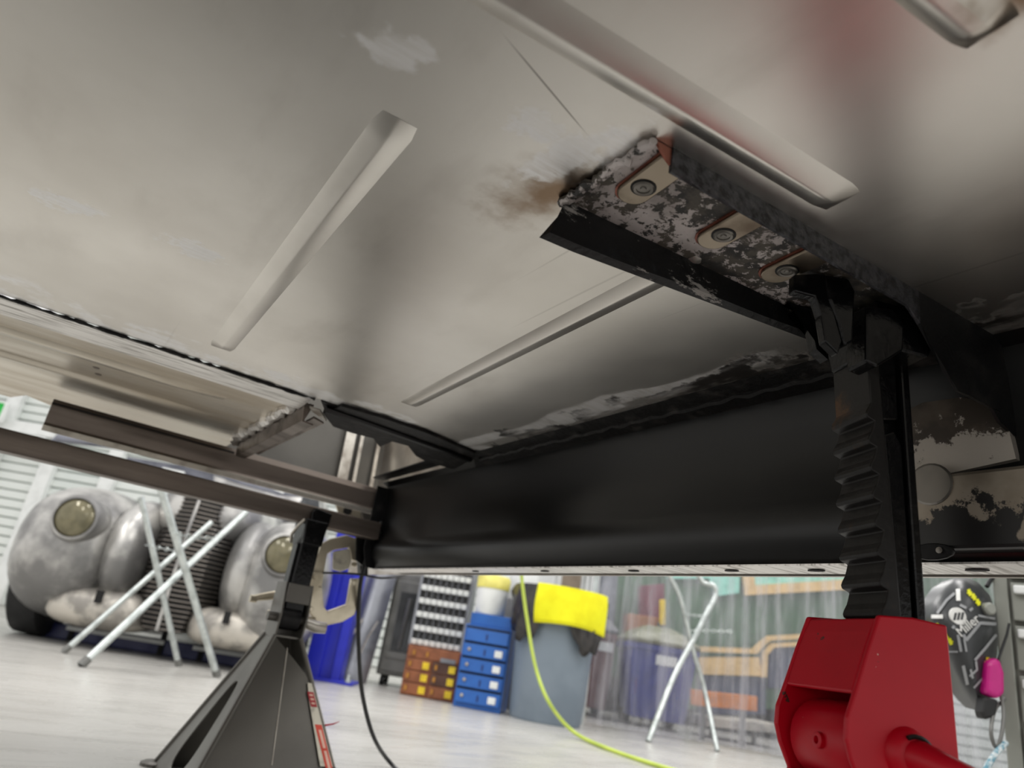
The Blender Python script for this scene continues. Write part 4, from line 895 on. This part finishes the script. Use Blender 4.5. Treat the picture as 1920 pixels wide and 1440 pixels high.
# ------------------------------------------------------------------ right hand edge: tool cart, welding helmet
M['cart'] = plain('grey_green_cart_paint', rgb(146, 148, 140), .4, .1, rgb(134, 136, 128), 3)
M['helmet'] = plain('black_helmet_shell', rgb(46, 48, 50), .3, 0, rgb(60, 62, 64), 6)
M['decal_grey'] = plain('grey_helmet_print', rgb(158, 160, 162), .4)
M['decal_white'] = plain('white_helmet_print', rgb(240, 240, 236), .4)
M['decal_yellow'] = plain('lime_helmet_print', rgb(232, 232, 20), .4)
M['magenta'] = plain('magenta_plastic', rgb(198, 24, 128), .35)
CD = 1.72
def cart():
    x0, _ = sz(1870, 1250, CD); t = bthing('tool_cart', 'grey tool cart with drawers and white handles at the right edge', 'tool cart', x0 + .005, CD, yaw=R(-40))
    MB().bb((.0, .0, .04), (.030, .45, 1.02)).build('corner_post', M['cart'], t, bevel=.004)
    MB().bb((.030, .02, .04), (.70, .45, 1.02)).build('body', M['cart'], t)
    zs = [.06, .16, .27, .38, .49, .60, .70, .80, .90, 1.01]
    for k in range(len(zs) - 1):
        dr = MB().bb((.036, -.004, zs[k]), (.69, .02, zs[k + 1] - .012)).build('drawer', M['cart'], t, bevel=.003)
        MB().bb((.042, -.022, zs[k + 1] - .040), (.68, -.004, zs[k + 1] - .020)).build('handle', M['white'], dr, bevel=.004)
    for x in (.06, .62):
        for y in (.06, .39): MB().lathe([(.001, -.012), (.022, -.012), (.022, .012), (.001, .012)], (x, y, .022), 14, 'x').build('castor', M['tyre'], t, smooth=True)
    return t
cart()
def helmet():
    d0 = CD - .02; cpx = (1806, 1190)
    out = [(1752, 1122), (1770, 1098), (1790, 1084), (1812, 1082), (1835, 1093), (1856, 1116), (1868, 1150), (1872, 1185), (1870, 1225), (1860, 1270), (1850, 1318), (1838, 1334), (1822, 1318), (1804, 1296), (1790, 1272), (1776, 1240), (1762, 1205), (1748, 1180), (1740, 1155)]
    c0 = ond(*cpx, d0); t = thing('welding_helmet', 'black welding helmet with grey and lime graphics hanging beside the tool cart', 'helmet', Vector((c0.x, c0.y, c0.z - .13))); L = Vector(t.location)
    o3 = [ond(u, v, d0) - L for u, v in out]; c3 = c0 - L
    def tow(p, dd): return p - (p + L - C0).normalized() * dd
    def depth(s_): return .085 * (max(0, 1 - s_ ** 2.2)) ** .6
    rings = []
    for k in range(11):
        s_ = 1 - k / 10 * .97; rings.append([tow(c3 + (p - c3) * s_, depth(s_)) for p in o3])
    rings = [[c3 + (p - c3) * .97 + FH * .05 for p in o3]] + rings
    MB().loft(rings).build('shell', M['helmet'], t, smooth=True)
    def surf(u, v, lift=.002):                    # point on the dome under an outline point
        p = ond(u, v, d0) - L; q = p - c3; a = q.dot(RH); b = q.z; best = 1e-6
        for i in range(len(o3)):
            e0, e1 = o3[i] - c3, o3[(i + 1) % len(o3)] - c3; x0, z0, x1, z1 = e0.dot(RH), e0.z, e1.dot(RH), e1.z
            den = a * (z1 - z0) - b * (x1 - x0)
            if abs(den) < 1e-12: continue
            tt = (x0 * (z1 - z0) - z0 * (x1 - x0)) / den; ss = (x0 * b - z0 * a) / den
            if tt > 0 and -1e-6 <= ss <= 1.000001: best = max(best, 1 / tt)
        return tow(p, depth(min(1, best)) + lift)
    def line(pts, wpx, mt, name):
        P3 = []
        for i in range(len(pts) - 1):
            for k in range(6): f = k / 6; P3.append((pts[i][0] * (1 - f) + pts[i + 1][0] * f, pts[i][1] * (1 - f) + pts[i + 1][1] * f))
        P3.append(pts[-1]); rg = []
        for i, (u, v) in enumerate(P3):
            a, b = P3[max(0, i - 1)], P3[min(len(P3) - 1, i + 1)]; dx, dy = b[0] - a[0], b[1] - a[1]; l = math.hypot(dx, dy) or 1; nx, ny = -dy / l * wpx / 2, dx / l * wpx / 2
            rg.append([surf(u + nx, v + ny, .0035), surf(u - nx, v - ny, .0035), surf(u - nx, v - ny, -.004), surf(u + nx, v + ny, -.004)])
        MB().loft(rg).build(name, mt, t)
    for pts, w_ in (([(1757, 1150), (1775, 1125), (1790, 1112)], 5), ([(1806, 1190), (1812, 1200), (1838, 1168), (1868, 1170)], 6), ([(1796, 1190), (1802, 1222)], 5), ([(1812, 1222), (1808, 1198)], 4),
                    ([(1828, 1238), (1848, 1215), (1868, 1190)], 5), ([(1830, 1240), (1832, 1256), (1818, 1268)], 4), ([(1826, 1290), (1846, 1268)], 4), ([(1806, 1248), (1814, 1284)], 6), ([(1820, 1255), (1824, 1272)], 4),
                    ([(1834, 1154), (1866, 1160)], 4), ([(1800, 1134), (1812, 1140)], 5), ([(1786, 1174), (1790, 1178)], 6), ([(1818, 1145), (1824, 1140)], 5), ([(1760, 1215), (1770, 1222), (1796, 1222)], 3)):
        line(pts, w_, M['decal_grey'], 'grey_stripe')
    line([(1796, 1104), (1797, 1126)], 8, M['decal_white'], 'white_stripe'); line([(1746, 1156), (1768, 1156)], 7, M['decal_white'], 'white_stripe')
    for u, v in ((1818, 1110), (1826, 1118), (1834, 1128), (1758, 1174), (1766, 1184), (1774, 1194), (1782, 1202)):
        line([(u - 2, v - 5), (u + 2, v + 7)], 6, M['decal_yellow'], 'lime_slash'); line([(u - 5, v + 2), (u + 5, v + 1)], 3, M['decal_yellow'], 'lime_slash')
    for u, v in ((1848, 1252), (1849, 1243), (1852, 1236)): line([(u - 3, v), (u + 3, v)], 7, M['decal_yellow'], 'lime_dot')
    # round badge and lettering, laid on the shell
    bc = surf(1797, 1155, .004)
    rot = Matrix((RH, Vector((0, 0, 1)), -FH)).transposed()
    n = 24; rr = .0185
    MB().slab([bc + RH * (rr * math.cos(a)) + Vector((0, 0, rr * math.sin(a))) for a in [2 * math.pi * k / n for k in range(n)]], FH * .006).build('badge_disc', M['decal_white'], t)
    for k in (-1, 0, 1):
        o = bc - FH * .0008 + RH * (.0085 * k); MB().slab([o + RH * -.0045 + Vector((0, 0, -.009 + .002 * k)), o + RH * .0005 + Vector((0, 0, -.009 + .002 * k)), o + RH * .0055 + Vector((0, 0, .008 + .002 * k)), o + RH * .0005 + Vector((0, 0, .008 + .002 * k))], FH * .001).build('badge_stroke', M['helmet'], t)
    tc = surf(1815, 1173, .005); tl = math.atan2(18, 34)
    m4 = Matrix.Translation(tc) @ rot.to_4x4() @ Matrix.Rotation(tl + R(14), 4, 'Z')
    text_mesh('Miller', .028, M['decal_white'], t, 'lettering', m4, .0012)
    kn = surf(1848, 1142, .0); MB().lathe([(.014, 0), (.014, .016), (.010, .02), (.0005, .02)], (0, 0, 0), 16, 'y').build('knob', M['cart'], t, smooth=True).matrix_local = Matrix.Translation(kn) @ Matrix.Rotation(BGROT + math.pi, 4, 'Z')
    # hook that carries it on the cart
    MB().tube(spline([ond(1850, 1100, d0 + .01) - L, ond(1862, 1082, d0 + .02) - L, ond(1878, 1078, d0 + .03) - L, ond(1885, 1090, d0 + .05) - L], 5), .005, 8).build('hanging_strap', M['tyre'], t, smooth=True)
helmet()
def side_bits():
    d = CD - .085
    q = [ond(u, v, d) for u, v in ((1853, 1240), (1876, 1232), (1886, 1262), (1887, 1302), (1872, 1312), (1850, 1300))]; o = thing('magenta_pouch', 'magenta pouch hanging between welding helmet and tool cart', 'pouch', ond(1868, 1340, d)); L = Vector(o.location)
    MB().slab([p - L for p in q], FH * .035).build('pouch', M['magenta'], o, bevel=.010, bseg=3)
    MB().slab([ond(u, v, d + .005) - L for u, v in ((1846, 1306), (1874, 1312), (1868, 1345), (1846, 1350), (1842, 1335))], FH * .03).build('black_pocket', M['tyre'], o, bevel=.006)
    MB().tube([ond(1872, 1236, d) - L, ond(1888, 1190, d + .01) - L, ond(1892, 1170, d + .03) - L], .003, 6).build('strap', M['tyre'], o)
    c = MB().tube(spline([ond(1876, 1300, d + .02), ond(1882, 1340, d + .01), ond(1876, 1385, d), ond(1866, 1400, d), ond(1858, 1370, d), ond(1866, 1330, d + .015), ond(1884, 1310, d + .035)], 6), .004, 8).build('grey_lead', M['dark_machine'], smooth=True); tag(c, 'looped grey lead hanging on the tool cart below the magenta pouch', 'cable')
    c = MB().tube(spline([ond(1886, 1392, d), ond(1868, 1412, d - .01), ond(1850, 1440, d - .02), ond(1836, 1480, d - .03)], 6), .006, 8).build('teal_cord', plain('teal_white_cord', rgb(96, 150, 170), .6, 0, rgb(220, 226, 226), 90), smooth=True); tag(c, 'teal and white cord at the lower right beside the cart', 'cord')
    # green exit sign and white fitting, upper left
    e = bthing('exit_sign', 'green and white exit sign high on the back wall at left', 'sign', sz(-18, 770, 7.86)[0], 7.86); e.location.z = sz(-10, 795, 8.0)[1]
    MB().bb((-.30, .0, 0), (.15, .08, .24)).build('casing', M['white'], e, bevel=.02)
    g = plain('green_sign_face', rgb(20, 190, 70), .4); MB().bb((-.28, -.006, .05), (.12, .0, .22)).build('face', g, e)
    f = bthing('cable_trunking', 'long white box trunking on the back wall, upper left', 'trunking', sz(40, 800, 8.05)[0], 7.98); f.location.z = sz(60, 838, 8.05)[1]
    MB().bb((-.9, .0, 0), (.35, .10, .12)).build('lower_box', M['white'], f, bevel=.01); MB().bb((-.9, .03, .13), (.42, .10, .26)).build('upper_box', M['white'], f, bevel=.01)
side_bits()
